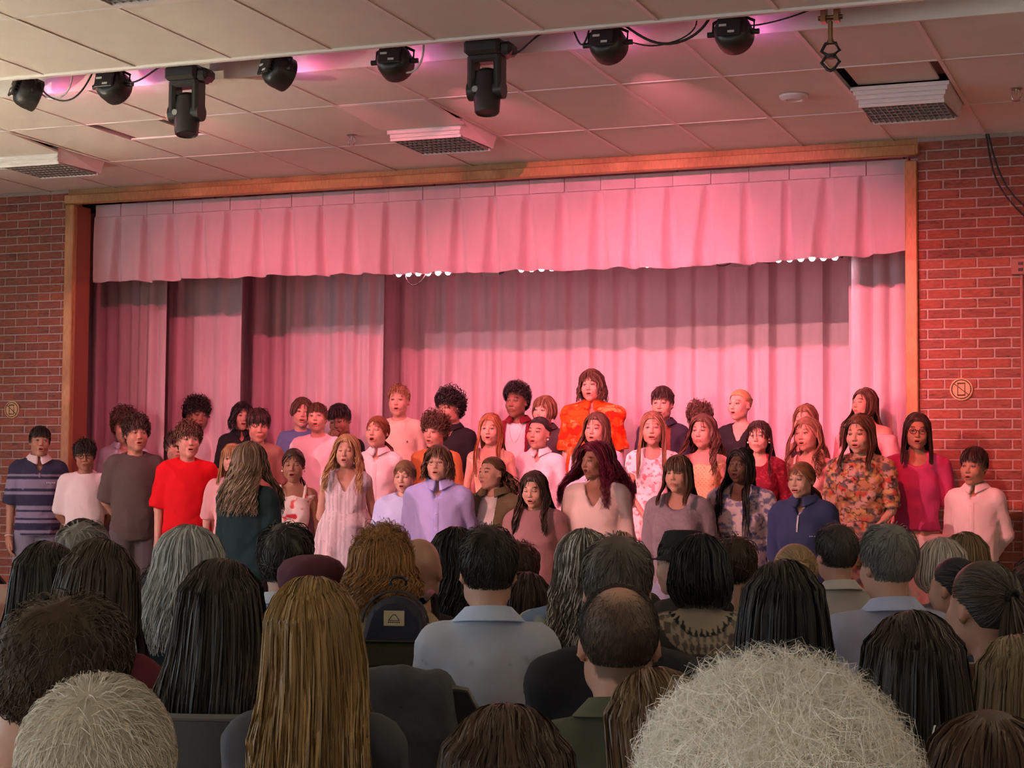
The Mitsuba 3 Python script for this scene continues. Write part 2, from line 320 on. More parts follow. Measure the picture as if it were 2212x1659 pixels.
# ---------------------------------------------------------------- people kit: distance fields -> meshes
def smin(a, b, k):
    h = np.maximum(k - np.abs(a - b), 0) / k
    return np.minimum(a, b) - h * h * k * 0.25
def smax(a, b, k): return -smin(-a, -b, k)
def ell(G, c, r):
    x, y, z = G[0] - c[0], G[1] - c[1], G[2] - c[2]
    k0 = np.sqrt((x / r[0]) ** 2 + (y / r[1]) ** 2 + (z / r[2]) ** 2)
    k1 = np.sqrt((x / r[0] ** 2) ** 2 + (y / r[1] ** 2) ** 2 + (z / r[2] ** 2) ** 2)
    return k0 * (k0 - 1) / np.maximum(k1, 1e-6)
def cap(G, a, b, ra, rb=None):
    rb = ra if rb is None else rb
    a, b = np.asarray(a, float), np.asarray(b, float); ab = b - a
    x, y, z = G[0] - a[0], G[1] - a[1], G[2] - a[2]
    t = np.clip((x * ab[0] + y * ab[1] + z * ab[2]) / (ab @ ab), 0, 1)
    return np.sqrt((x - ab[0] * t) ** 2 + (y - ab[1] * t) ** 2 + (z - ab[2] * t) ** 2) - (ra + (rb - ra) * t)
def grid(xs, ys, zs): return xs[:, None, None], ys[None, :, None], zs[None, None, :]
def axis(lo, hi, h, fine=None, hf=None):
    if fine is None: return np.arange(lo, hi + h, h)
    a, b = fine
    return np.concatenate([np.arange(a - h, lo - h, -h)[::-1], np.arange(a, b, hf), np.arange(b, hi + h, h)])
def surfnet(D, xs, ys, zs):
    """naive surface nets on a (possibly uneven) grid"""
    I = D < 0
    nx, ny, nz = D.shape
    c = np.zeros((nx - 1, ny - 1, nz - 1), np.int8)
    for a in (0, 1):
        for b in (0, 1):
            for e in (0, 1): c += I[a:nx - 1 + a, b:ny - 1 + b, e:nz - 1 + e]
    act = (c > 0) & (c < 8)
    idx = -np.ones(act.shape, np.int64); ii = np.argwhere(act); idx[act] = np.arange(len(ii))
    acc, cnt = np.zeros((len(ii), 3)), np.zeros(len(ii))
    ax = (xs, ys, zs)
    i, j, k = ii.T
    for d in range(3):
        for a in (0, 1):
            for b in (0, 1):
                o0 = np.zeros((3,), int); o1 = np.zeros((3,), int)
                e1, e2 = [q for q in range(3) if q != d]
                o0[e1] = o1[e1] = a; o0[e2] = o1[e2] = b; o1[d] = 1
                p0 = (i + o0[0], j + o0[1], k + o0[2]); p1 = (i + o1[0], j + o1[1], k + o1[2])
                v0, v1 = D[p0], D[p1]
                m = (v0 < 0) != (v1 < 0)
                t = np.where(m, v0 / np.where(m, v0 - v1, 1), 0)
                for q in range(3):
                    acc[:, q] += np.where(m, ax[q][p0[q]] * (1 - t) + ax[q][p1[q]] * t, 0)
                cnt += m
    V = acc / np.maximum(cnt, 1)[:, None]
    F = []
    for d in range(3):
        e1, e2 = (d + 1) % 3, (d + 2) % 3
        s0 = [slice(None)] * 3; s1 = [slice(None)] * 3
        s0[d] = slice(0, -1); s1[d] = slice(1, None)
        ch = I[tuple(s0)] != I[tuple(s1)]
        inner = [slice(None)] * 3; inner[e1] = slice(1, -1); inner[e2] = slice(1, -1)
        ok = np.zeros_like(ch); ok[tuple(inner)] = True
        pts = np.argwhere(ch & ok)
        if not len(pts): continue
        flip = I[tuple(s0)][tuple(pts.T)]
        def cell(a, b):
            q = pts.copy(); q[:, e1] -= a; q[:, e2] -= b
            return idx[tuple(q.T)]
        q = np.stack([cell(1, 1), cell(0, 1), cell(0, 0), cell(1, 0)], 1)
        q = np.where(flip[:, None], q, q[:, ::-1])
        F += [q[:, [0, 1, 2]], q[:, [0, 2, 3]]]
    F = np.vstack(F)
    return V, F[(F >= 0).all(1)]
def vnormals(v, f):
    n = np.zeros_like(v); c = np.cross(v[f[:, 1]] - v[f[:, 0]], v[f[:, 2]] - v[f[:, 0]])
    for k in range(3): np.add.at(n, f[:, k], c)
    return n / (np.linalg.norm(n, axis=1, keepdims=True) + 1e-20)

# head: face towards -y, ears at z = 0, chin -0.115, crown +0.116
def head_sdf(G, mouth, fem):
    d = ell(G, (0, .012, .030), (.0735, .094, .086))
    d = smin(d, ell(G, (0, -.030, -.030), (.056, .060, .080)), .03)
    d = smin(d, ell(G, (0, -.062, -.094), (.024 - .003 * fem, .021, .020)), .03)
    for s in (-1, 1):
        d = smin(d, ell(G, (s * .043, -.014, -.058), (.020, .030, .026)), .035)
        d = smin(d, ell(G, (s * .034, -.060, -.024), (.029, .028, .030)), .025)
    d = smin(d, cap(G, (-.030, -.081, .028), (.030, -.081, .028), .0085), .022)
    for s in (-1, 1): d = smax(d, -ell(G, (s * .031, -.102, .009), (.016, .0165, .0115)), .014)
    d = smin(d, cap(G, (0, -.087, .016), (0, -.1035, -.023), .0058, .0085), .014)
    for s in (-1, 1): d = smin(d, ell(G, (s * .0095, -.0955, -.027), (.0065, .008, .006)), .008)
    for s in (-1, 1): d = np.minimum(d, ell(G, (s * .031, -.0790, .0095), (.0135, .0125, .0120)))
    mz, op = -.060, {'open': .0048, 'wide': .0090, 'closed': .0, 'smile': .0036}[mouth]
    wd = .019 if mouth != 'smile' else .025
    d = smin(d, ell(G, (0, -.083, mz), (wd + .006, .014, .016 + op * .6)), .014)
    d = smin(d, cap(G, (-wd * .6, -.0915, mz + .0045 + op), (wd * .6, -.0915, mz + .0045 + op), .0044), .006)
    d = smin(d, cap(G, (-wd * .5, -.0910, mz - .0055 - op), (wd * .5, -.0910, mz - .0055 - op), .0054), .006)
    if op: d = smax(d, -ell(G, (0, -.096, mz - .001), (wd * .9, .016, op)), .003)
    for s in (-1, 1):
        e = ell(G, (s * .077, .016, -.002), (.009, .018, .031))
        e = smax(e, -ell(G, (s * .086, .012, .002), (.007, .010, .019)), .005)
        d = smin(d, e, .008)
    nr = .050 - .007 * fem
    d = smin(d, cap(G, (0, .028, -.055), (0, .042, -.19), nr), .03)
    return d
_heads = {}
def head_mesh(mouth='open', fem=0, fine=True):
    k = (mouth, fem, fine)
    if k not in _heads:
        if fine:
            xs = axis(-.10, .10, .0110, (-.0500, .0505), .0030); ys = axis(-.125, .125, .0130, (-.116, -.072), .0034); zs = axis(-.185, .125, .0130, (-.106, .040), .0029)
        else:
            xs, ys, zs = axis(-.105, .105, .0105), axis(-.13, .13, .0105), axis(-.185, .13, .0105)
        _heads[k] = surfnet(head_sdf(grid(xs, ys, zs), mouth, fem), xs, ys, zs)
    return _heads[k]
def face_colors(v, skin, brow, mouth, fem, iris=(.03, .018, .012), blush=.25, closed=False, beard=None):
    skin = np.asarray(skin, float); c = np.tile(skin, (len(v), 1))
    x, y, z = v.T; ax = np.abs(x); front = y < -.055
    def blend(m, col): c[:] = c * (1 - m[:, None]) + np.asarray(col)[None] * m[:, None]
    def ss(a, b, t): t = np.clip((t - a) / (b - a), 0, 1); return t * t * (3 - 2 * t)
    red = skin * np.array([1.02, .72, .70])
    blend(front * blush * (1 - ss(.6, 1.3, np.hypot((ax - .038) / .022, (z + .022) / .02))), red)
    blend(front * .3 * (1 - ss(.5, 1.2, np.hypot(ax / .013, (z + .024) / .014))), red)
    blend(.35 * (ax > .074), red)
    mz, op = -.060, {'open': .0048, 'wide': .0090, 'closed': .0, 'smile': .0036}[mouth]; wd = .019 if mouth != 'smile' else .025
    lip = skin * np.array([.80, .34, .36]) if fem else skin * np.array([.80, .44, .42])
    blend(front * .85 * (1 - ss(.85, 1.15, np.hypot(ax / (wd + .003), (z - mz) / (.0105 + op)))), lip)
    if op: blend(front * (1 - ss(.85, 1.1, np.hypot(ax / wd, (z - mz + .001) / op))) * ss(-.0945, -.088, y), (.05, .012, .014))
    else: blend(front * .8 * (ax < wd) * (1 - ss(.0012, .0032, np.abs(z - mz + .0005))), skin * .18)
    bz = .0305 + .006 * (1 - ((ax - .034) / .02) ** 2).clip(0) - .10 * (ax - .034).clip(0)
    blend(front * .88 * (1 - ss(.6, 1.0, np.abs(ax - .033) / .0195)) * (1 - ss(.0026, .0058, np.abs(z - bz))), brow)
    eo = np.hypot((ax - .031) / .0125, (z - .0085) / (.0046 if not closed else .0018))
    eye = front * (y < -.074)
    if not closed:
        blend(eye * (1 - ss(.85, 1.05, eo)), (.30, .26, .25))
        blend(eye * (eo < 1.0) * (1 - ss(.0050, .0068, np.hypot(ax - .031, z - .0085))), iris)
    lash = np.abs(z - (.0085 + (.0046 if not closed else .0) * np.sqrt(np.clip(1 - ((ax - .031) / .0135) ** 2, 0, 1))))
    blend(eye * .95 * (np.abs(ax - .031) < .0145) * (1 - ss(.0016, .0040, lash)), (.025, .016, .012))
    blend(front * .7 * (1 - ss(.5, 1.1, np.hypot((ax - .0085) / .0042, (z + .0325) / .0026))), skin * .12)
    if beard is not None: blend((z < -.03) * (y < .01) * .55 * (1 - ss(.7, 1.1, np.hypot(ax / .075, (z + .08) / .055))), beard)
    return c

# body: nominal 1.70 m, feet on z = 0, facing -y; neck base z = 1.455, head centre z = 1.585
SH, HP = np.array([.153, .014, 1.368]), np.array([.088, .01, .90])
def arm_pts(pose, s):
    sh = SH * (s, 1, 1)
    if pose == 'side': return sh, np.array([s * .200, .034, 1.100]), np.array([s * .212, -.020, .850])
    if pose == 'behind': return sh, np.array([s * .196, .085, 1.110]), np.array([s * .070, .155, .930])
    if pose == 'front': return sh, np.array([s * .188, .000, 1.110]), np.array([s * .045, -.175, .915])
    if pose == 'mouth':
        return (sh, np.array([s * .200, -.040, 1.130]), np.array([s * .075, -.150, 1.395])) if s < 0 else (sh, np.array([s * .205, .030, 1.105]), np.array([s * .140, -.110, 1.090]))
    if pose == 'lap': return sh, np.array([s * .215, -.050, 1.110]), np.array([s * .095, -.245, 1.010])
    raise ValueError(pose)
def torso_sdf(G, fem, wide=1.0):
    w = wide
    d = ell(G, (0, .004, 1.255), ((.136 - .012 * fem) * w, .096, .180))
    d = smin(d, ell(G, (0, .000, 1.070), ((.120 - .016 * fem) * w, .086, .150)), .06)
    d = smin(d, ell(G, (0, .012, .925), ((.138 + .006 * fem) * w, .104, .115)), .06)
    for s in (-1, 1):
        d = smin(d, ell(G, (s * (.140 - .012 * fem) * w, .014, 1.365), (.048, .050, .046)), .045)
        d = smin(d, cap(G, (s * .012, .034, 1.432), (s * .125 * w, .018, 1.385), .030, .028), .04)
        if fem: d = smin(d, ell(G, (s * .060, -.072, 1.232), (.050, .044, .052)), .04)
    return d
def arm_sdf(G, pose, s, grow=0.0, fem=0, parts=(1, 1)):
    a, b, c = arm_pts(pose, s); t = .006 * fem
    d = cap(G, a, b, .043 - t + grow, .036 - t + grow)
    if parts[1]: d = smin(d, cap(G, b, c, .035 - t + grow, .025 - t + grow), .02)
    return d
def leg_sdf(G, s, grow=0.0):
    d = cap(G, (s * .085, .012, .88), (s * .095, .0, .48), .082 + grow, .055 + grow)
    return smin(d, cap(G, (s * .095, .0, .48), (s * .10, .02, .07), .052 + grow, .037 + grow), .03)
# hand: wrist at the origin, fingers along -z, palm facing +x, thumb towards -y
def _hand_chain(curl):
    rows = []
    for q, (y, L) in enumerate(((-.030, .072), (-.010, .080), (.010, .074), (.028, .058))):
        p = np.array([.004, y, -.088]); ang = .12 + .05 * q; pts = [np.array([.002, y * .55, -.02]), p]
        for w, fr in enumerate((.45, .31, .24)):
            ang += curl * (.55, .75, .6)[w]
            p = p + L * fr * np.array([math.sin(ang), -.04 * (1 - q), -math.cos(ang)]); pts.append(p)
        rows.append((pts, (.0115, .0098, .0088, .0080, .0068)))
    th = [np.array([.006, -.022, -.018]), np.array([.014, -.046, -.050]), np.array([.022, -.054, -.080]), np.array([.026, -.050, -.104])]
    rows.append((th, (.015, .0125, .0105, .0085)))
    return rows
_hands = {}
def hand_mesh(curl=.5):
    if curl not in _hands:
        hh = .0110 if curl == .6 else .0068
        xs, ys, zs = axis(-.035, .11, hh), axis(-.085, .060, hh), axis(-.20, .045, hh)
        G = grid(xs, ys, zs)
        d = smin(ell(G, (.0, -.001, -.055), (.015, .040, .048)), cap(G, (0, 0, .04), (0, 0, -.03), .0235, .024), .03)
        for pts, rr in _hand_chain(curl):
            e = None
            for w in range(len(pts) - 1):
                g = cap(G, pts[w], pts[w + 1], rr[w], rr[w + 1]); e = g if e is None else smin(e, g, .004)
            d = smin(d, e, .006)
        _hands[curl] = surfnet(d, xs, ys, zs)
    return _hands[curl]
def place_hand(pose, s, curl):
    """hand vertices in body space: fingers follow the forearm, the palm turns inwards"""
    a, b, c = arm_pts(pose, s); v, f = hand_mesh(curl)
    z = -(c - b) / np.linalg.norm(c - b)
    if pose == 'front': z = -np.array([-s * .55, -.25, -.80]); z /= np.linalg.norm(z)
    if pose == 'behind': z = -np.array([-s * .8, -.05, -.5]); z /= np.linalg.norm(z)
    if pose == 'mouth' and s < 0: z = -np.array([.30, -.10, .95]); z /= np.linalg.norm(z)
    inn = np.array([-s, 0, 0.]) if pose in ('side',) else np.array([0, 1.0, 0]) if pose in ('front', 'mouth') else np.array([0, 0, -1.0]) if pose == 'lap' else np.array([0, 1.0, 0])
    x = inn - z * (inn @ z); x /= np.linalg.norm(x); y = np.cross(z, x)
    M = np.stack([x, y, z], 1)
    w = v.copy()
    if np.linalg.det(M) > 0 and ((y[1] > 0) != True) and pose == 'side': w[:, 1] *= -1; f = f[:, ::-1]
    if pose == 'front' and s > 0: w = w * .98 + np.array([-.006, 0, 0])
    return w @ M.T + c, f
_bodies = {}
def body_mesh(fem, pose, wide=1.0):
    """torso, arms, hands and legs in one field; the head is joined on the neck"""
    k = (fem, pose, wide)
    if k not in _bodies:
        h = .0145
        xs = np.concatenate([np.arange(-.34, -.145, h), np.linspace(-.14, .14, 10), np.arange(.145, .345, h)]) if pose == 'side' else axis(-.30, .30, .0175)
        ys, zs = axis(-.30, .24, .0165), np.concatenate([np.arange(0, .80, .045), np.arange(.81, 1.51, .0185)])
        G = grid(xs, ys, zs)
        d = torso_sdf(G, fem, wide)
        d = smin(d, cap(G, (0, .030, 1.44), (0, .026, 1.50), .052 - .007 * fem), .035)
        for s in (-1, 1):
            d = smin(d, arm_sdf(G, pose, s, 0, fem), .035)
            d = smin(d, leg_sdf(G, s), .03)
            d = smin(d, ell(G, (s * .10, -.045, .042), (.042, .115, .036)), .03)
        v, f = surfnet(d, xs, ys, zs)
        V, F = [v], [f]
        for s in (-1, 1):
            hv, hf = place_hand(pose, s, .95 if pose in ('front', 'behind') else .75 if pose == 'mouth' else .5)
            F.append(hf + sum(map(len, V))); V.append(hv)
        _bodies[k] = np.vstack(V), np.vstack(F)
    return _bodies[k]

# clothes: fields round the body, cut at neck, sleeve and hem; cached by cut
_cl = {}
def top_mesh(fem, pose, neck='crew', sleeve='short', hem=.86, grow=.014, h=.0165, wide=1.0, flare=0.0, seed=0):
    k = (fem, pose, neck, sleeve, hem, grow, h, wide, flare, seed)
    if k in _cl: return _cl[k]
    xs, ys, zs = axis(-.37, .37, h), axis(-.27, .23, h), axis(hem - .04, 1.52, h)
    G = grid(xs, ys, zs); X, Y, Z = G
    d = torso_sdf(G, fem, wide) - grow
    drop = np.clip((1.26 - Z) / .4, 0, 1)
    d = smin(d, ell(G, (0, .004, 1.10), (.126 * wide, .098, .33)) - grow * .55, .06) if grow > .012 else d
    if flare: d = smin(d, cap(G, (0, .01, 1.10), (0, .01, min(hem, .95)), .11, .13 + flare), .08)
    t = {'short': .95, 'elbow': 1.0, 'long': 2.0, 'none': 0, 'cap': .45}[sleeve]
    if t:
        for s in (-1, 1):
            a, b, c = arm_pts(pose, s)
            b2 = a + (b - a) * min(t, 1.0)
            sl = cap(G, a, b2, .047 + grow * .75, .043 + grow * (1.15 if t <= 1 else .55))
            ab = (b2 - a) / np.linalg.norm(b2 - a)
            if t <= 1: sl = smax(sl, (X - b2[0]) * ab[0] + (Y - b2[1]) * ab[1] + (Z - b2[2]) * ab[2], .008)
            else:
                g = cap(G, b, c, .041 + grow * .5, .031 + grow * .4); bc = (c - b) / np.linalg.norm(c - b); e = b + (c - b) * (.95 if sleeve == 'long' else .5)
                sl = smin(sl, smax(g, (X - e[0]) * bc[0] + (Y - e[1]) * bc[1] + (Z - e[2]) * bc[2], .006), .03)
            d = smin(d, sl, .016)
    # folds
    P = np.stack(np.broadcast_arrays(X, Y, Z), -1)
    near = np.abs(d) < .05
    fold = np.zeros_like(d); q = P[near]
    fold[near] = meshkit.fbm(q * np.array([15, 15, 5.5]) + 11.3 * seed, 3, seed) - .5 + .55 * (meshkit.noise(np.stack([q[:, 0] * 9 + q[:, 2] * 12, q[:, 1] * 8, q[:, 2] * 16 - np.abs(q[:, 0]) * 22], -1) + 3.7 * seed) - .5)
    d = d + fold * (.015 + .015 * drop) * min(1.0, grow / .012)
    d = np.minimum(d, torso_sdf(G, fem, wide) - min(grow, .009))
    if hem < 1.0: d = np.minimum(d, np.maximum(ell(G, (0, .012, .90), (.162 * wide, .128, .16)) , Z - 1.02)) if grow > .012 else d
    cut = {'crew': lambda: ell(G, (0, -.004, 1.478), (.066, .068, .062)), 'scoop': lambda: ell(G, (0, -.085, 1.455), (.090, .115, .095)),
           'vee': lambda: np.maximum(np.abs(X) * 1.9 - (Z - 1.285) * .95, Y - .02) * .6, 'collar': lambda: np.minimum(ell(G, (0, .006, 1.482), (.064, .070, .066)), np.maximum(np.abs(X) * 2.0 - (Z - 1.350), Y - .0) * .6),
           'turtle': lambda: ell(G, (0, .026, 1.56), (.05, .05, .05)), 'off': lambda: np.maximum(1.375 - Z - .06 * np.abs(X) + .0 * Y, -1) , 'strapless': lambda: 1.335 - Z + .25 * np.abs(np.abs(X) - .07) - .35 * (Y > .03),
           'straps': lambda: np.maximum(1.345 - Z + .25 * np.abs(np.abs(X) - .07), .012 - np.abs(np.abs(X) - .098))}[neck]()
    d = smax(d, -cut, .006)
    if neck in ('off', 'strapless', 'straps') and sleeve != 'none' and neck != 'off': pass
    d = smax(d, hem - Z + .004 * np.sin(X * 40 + seed) * (grow > .012), .008)
    _cl[k] = surfnet(d, xs, ys, zs)
    return _cl[k]
def trousers_mesh(fem, grow=.014, h=.034, hem=.06, top=.95, wide=1.0):
    k = ('tr', fem, grow, h, hem, top, wide)
    if k in _cl: return _cl[k]
    xs, ys, zs = axis(-.26, .26, h), axis(-.20, .20, h), axis(hem - .04, top + .05, h)
    G = grid(xs, ys, zs)
    d = torso_sdf(G, fem, wide) - .010
    for s in (-1, 1):
        d = smin(d, smin(leg_sdf(G, s, grow), cap(G, (s * .092, .01, .75), (s * .105, .02, hem), .07 + grow, .052 + grow * 1.6), .04), .02)
    P = np.stack(np.broadcast_arrays(*G), -1)
    d = d + (meshkit.fbm(P * np.array([14, 14, 5.0]), 2, 5) - .5) * .022
    d = np.minimum(d, torso_sdf(G, fem, wide) - .007)
    d = np.maximum(d, np.maximum(hem - G[2], G[2] - top))
    _cl[k] = surfnet(d, xs, ys, zs); return _cl[k]
def skirt_mesh(fem, top=1.06, hem=.45, flare=.10, folds=11, h=.0165, depth=.012, seed=1):
    k = ('sk', fem, top, hem, flare, folds, h, seed)
    if k in _cl: return _cl[k]
    xs, ys, zs = axis(-.36, .36, h), axis(-.30, .30, h), axis(hem - .03, top + .04, h)
    X, Y, Z = grid(xs, ys, zs)
    t = np.clip((top - Z) / (top - hem), 0, 1)
    a, b = .128 + .050 * np.clip((top - Z) / .16, 0, 1) + flare * t, .098 + .035 * np.clip((top - Z) / .16, 0, 1) + flare * t
    ph = np.arctan2(Y / b, X / a)
    rr = np.sqrt((X / a) ** 2 + ((Y - .01) / b) ** 2)
    d = (rr - 1) * .11 + depth * np.clip(t * 2.2, .15, 1) * np.sin(ph * folds + 2.0 * np.sin(ph * 3 + seed) + 1.2 * t)
    d = np.maximum(d, np.maximum(hem - Z, Z - top))
    _cl[k] = surfnet(d, xs, ys, zs); return _cl[k]
def collar_mesh(rad=.063, flap=.072, stand=.034, open_=.45, z=1.456):
    """shirt collar: a stand round the neck with two pointed leaves that fall outwards"""
    ang = np.linspace(open_ * .32, 2 * np.pi - open_ * .32, 41)       # 0 = front
    V = []
    for a in ang:
        fr = math.cos(a); out = np.array([math.sin(a), -math.cos(a), 0])
        c = np.array([0, .022, z - .018 * max(fr, 0) + .012 * max(-fr, 0)])
        tip = flap * (.72 + .55 * max(0, fr) ** 6)
        r0, lean = rad * (1 - .02 * fr), .55
        V.append([c + out * r0, c + out * (r0 - .004) + (0, 0, stand), c + out * (r0 + .006) + (0, 0, stand + .004), c + out * (r0 + .010 + tip * .62) + (0, 0, stand - tip * .66), c + out * (r0 + .005 + tip * .62) + (0, 0, stand - tip * .72), c + out * r0 * 1.02])
    V = np.array(V); n, k = V.shape[:2]
    i, j = np.meshgrid(np.arange(n - 1), np.arange(k), indexing='ij')
    q = np.stack([i * k + j, i * k + (j + 1) % k, (i + 1) * k + (j + 1) % k, (i + 1) * k + j], -1).reshape(-1, 4)
    f = np.vstack([q[:, [0, 1, 2]], q[:, [0, 2, 3]]])
    caps = [[0, m + 1, m] for m in range(1, k - 1)] + [[(n - 1) * k, (n - 1) * k + m, (n - 1) * k + m + 1] for m in range(1, k - 1)]
    return V.reshape(-1, 3), np.vstack([f, caps])

# ---------------------------------------------------------------- hair
RIB_W, MORE = .72, 1.35      # strand width and number, against the numbers given below
HC, HR = np.array([0, .012, .030]), np.array([.0775, .0985, .0905])
def hdir(th, ph):
    """direction from the skull centre; th from the crown, ph from the face (0) round over the left ear (90)"""
    return np.stack([np.sin(th) * np.sin(ph), -np.sin(th) * np.cos(ph), np.cos(th)], -1)
def hairline(ph, front=62, side=88, back=140):
    c = np.abs(np.angle(np.exp(1j * ph))) / np.pi * 180
    return np.radians(np.interp(c, [0, 28, 50, 66, 80, 100, 125, 180], [front, front + 1, front + 6, side - 2, side, side + 14, back - 6, back]))
def cap_mesh(t, front, side, back, rough=0.0, seed=0, nt=18, nph=40, top_scale=1.0, bald=0):
    ph = np.linspace(0, 2 * np.pi, nph, endpoint=False); u = np.linspace(0.02, 1, nt)
    TH = hairline(ph, front, side, back)[None] * u[:, None]; PH = np.broadcast_to(ph, TH.shape)
    d = hdir(TH, PH)
    off = t * np.clip((1 - u) / .22, 1e-6, 1)[:, None] ** .6 * (.55 + .75 * np.clip(np.cos(TH), 0, 1)) * (1 + (top_scale - 1) * np.clip(np.cos(TH), 0, 1)) + .0015
    if rough: off = off + rough * (meshkit.fbm(d * 5 + seed, 2, seed) - .5) * np.clip((1 - u) / .15, 0, 1)[:, None]
    V = HC + d * (HR + off[..., None])
    V[..., 0] *= .985
    i, j = np.meshgrid(np.arange(nt - 1), np.arange(nph), indexing='ij')
    q = np.stack([i * nph + j, (i + 1) * nph + j, (i + 1) * nph + (j + 1) % nph, i * nph + (j + 1) % nph], -1).reshape(-1, 4)
    V = np.vstack([V.reshape(-1, 3), (HC + (HR + off.max()) * (0, 0, 1))[None]])
    f = np.vstack([q[:, [0, 1, 2]], q[:, [0, 2, 3]], np.stack([np.full(nph, nt * nph), np.arange(nph), (np.arange(nph) + 1) % nph], 1)])
    return V, f
def slerp(a, b, t):
    w = np.arccos(np.clip((a * b).sum(-1), -1, 1))[:, None, None]; w = np.clip(w, 1e-3, 3.1); s = np.sin(w); t = t[None, :, None]
    return (np.sin((1 - t) * w) * a[:, None] + np.sin(t * w) * b[:, None]) / s
def locks_long(r, n, k, zend, vol=.012, open_=52, wave=0.0, freq=3.0, flare=0.0, part=0.0, tip_in=0.0, zvar=.03, rad=.006, back_only=False, kinky=0.0, fall=.0, curl_from=.0, hang_y=.0, split=104, yfront=-.128, yback=.128):
    """hair that parts on the crown, follows the skull and hangs"""
    ph = np.radians(r.uniform(open_, 360 - open_, n)); 
    if back_only: ph = np.radians(r.uniform(100, 260, n))
    cph = np.cos(ph)
    al = np.radians(np.where(cph > -.15, 52 * np.clip(cph + .15, 0, 1), 10 * (cph + .15))) + r.normal(0, .10, n)
    root = np.stack([np.full(n, 0.0) + part + r.normal(0, .03, n), -np.sin(al), np.cos(al)], -1); root /= np.linalg.norm(root, axis=1, keepdims=True)
    the = np.radians(r.uniform(92, 104, n)); e = hdir(the, ph)
    k1 = max(4, int(k * .42)); k2 = k - k1
    D = slerp(root, e, np.linspace(0, 1, k1))
    lay = r.uniform(.35, 1.0, n)[:, None]
    u1 = np.linspace(0, 1, k1)[None]
    off = vol * lay * (0.35 + .65 * np.sin(np.clip(u1 * 1.25, 0, 1) * np.pi / 2)) + .003
    A = HC + D * (HR + off[..., None])
    last = A[:, -1]; out = last - np.array([0, .012, 0]); out[:, 2] = 0; out /= np.linalg.norm(out, axis=1, keepdims=True) + 1e-9
    u2 = np.linspace(0, 1, k2 + 1)[None, 1:]
    ze = zend + r.uniform(-zvar, zvar, n)[:, None]
    Bz = last[:, 2:3] + (ze - last[:, 2:3]) * u2
    prof = flare * np.sin(np.clip(u2 * 1.1, 0, 1) * np.pi * .5) - tip_in * u2 ** 3
    back = np.clip(-cph, 0, 1)[:, None]
    B = np.stack([last[:, 0:1] + out[:, 0:1] * prof, last[:, 1:2] + out[:, 1:2] * prof, Bz], -1)
    c0 = np.abs(np.angle(np.exp(1j * ph))) / np.pi * 180
    g = np.clip((-.05 - Bz) / .13, 0, 1); g = g * g * (3 - 2 * g)
    yt = np.where(c0 < split, yfront, yback)[:, None] * r.uniform(.92, 1.12, n)[:, None]
    out_ok = np.where(c0[:, None] < split, np.minimum(B[..., 1], yt), np.maximum(B[..., 1], yt))
    B[..., 1] = B[..., 1] * (1 - g) + out_ok * g
    B[..., 0] = B[..., 0] + np.sign(B[..., 0]) * .0 * g
    P = np.concatenate([A, B], 1)
    if wave or kinky:
        s = np.concatenate([np.full((n, k1), 0.0) + .0 * u1, np.broadcast_to(u2, (n, k2))], 1) + np.concatenate([np.linspace(-.6, 0, k1), np.zeros(k2)])[None]
        amp = wave * np.clip((s - curl_from) * 2.2 + .25, .05, 1)
        p0 = r.uniform(0, 6.28, n)[:, None]; w = 2 * np.pi * freq * s + p0
        tx = np.stack([-out[:, 1], out[:, 0], np.zeros(n)], -1)
        P = P + amp[..., None] * (np.cos(w)[..., None] * tx[:, None] + .8 * np.sin(w)[..., None] * out[:, None])
        if kinky: P = P + r.normal(0, kinky, P.shape) * np.clip(s + .6, 0, 1)[..., None]
    taper = np.concatenate([np.linspace(.75, 1, k1), np.linspace(1, .35, k2)])
    R = rad * r.uniform(.7, 1.3, n)[:, None] * taper[None]
    return P, R
def locks_short(r, n, k, length=.05, lift=.012, front=60, side=86, back=138, crown=(0, .35, .94), jitter=.35, rad=.006, curl=0.0, cfreq=2.0, forward=0.0, base=.004, sweep=0.0, len_top=1.0, even=False):
    """short hair that grows from everywhere on the scalp, away from the crown"""
    ph = r.uniform(0, 2 * np.pi, n); u = np.sqrt(r.uniform(0.0, 1, n)) * .99
    th = hairline(ph, front, side, back) * u
    d0 = hdir(th, ph); cr = np.array(crown) / np.linalg.norm(crown)
    t = d0 - cr; t -= d0 * (t * d0).sum(1, keepdims=True); t /= np.linalg.norm(t, axis=1, keepdims=True) + 1e-6
    t = t + np.array([sweep, -forward, 0]) + r.normal(0, jitter, (n, 3)); t -= d0 * (t * d0).sum(1, keepdims=True); t /= np.linalg.norm(t, axis=1, keepdims=True) + 1e-6
    L = length * r.uniform(.65, 1.2, n) * (1 + (len_top - 1) * np.clip(np.cos(th), 0, 1)); g = (L / .092)[:, None] * np.linspace(0, 1, k)[None]
    D = np.cos(g)[..., None] * d0[:, None] + np.sin(g)[..., None] * t[:, None]
    w = np.linspace(0, 1, k)[None]
    lf = (lift * (1 + (len_top - 1) * np.clip(np.cos(th), 0, 1)) * r.uniform(.5, 1.3, n))[:, None]
    off = (base + lf * np.sin(np.clip(w * 1.25, 0, 1) * np.pi * .62)) * (1.0 if even else (.50 + .80 * np.clip(D[..., 2], 0, 1)))
    P = HC + D * (HR + off[..., None])
    if curl:
        p0 = r.uniform(0, 6.28, n)[:, None]; a = 2 * np.pi * cfreq * w + p0
        bt = np.cross(d0, t)
        P = P + curl * (np.cos(a)[..., None] * bt[:, None] + np.sin(a)[..., None] * d0[:, None]) * np.clip(w * 3, .2, 1)[..., None]
    R = rad * r.uniform(.7, 1.3, n)[:, None] * np.linspace(1, .35, k)[None]
    return P, R
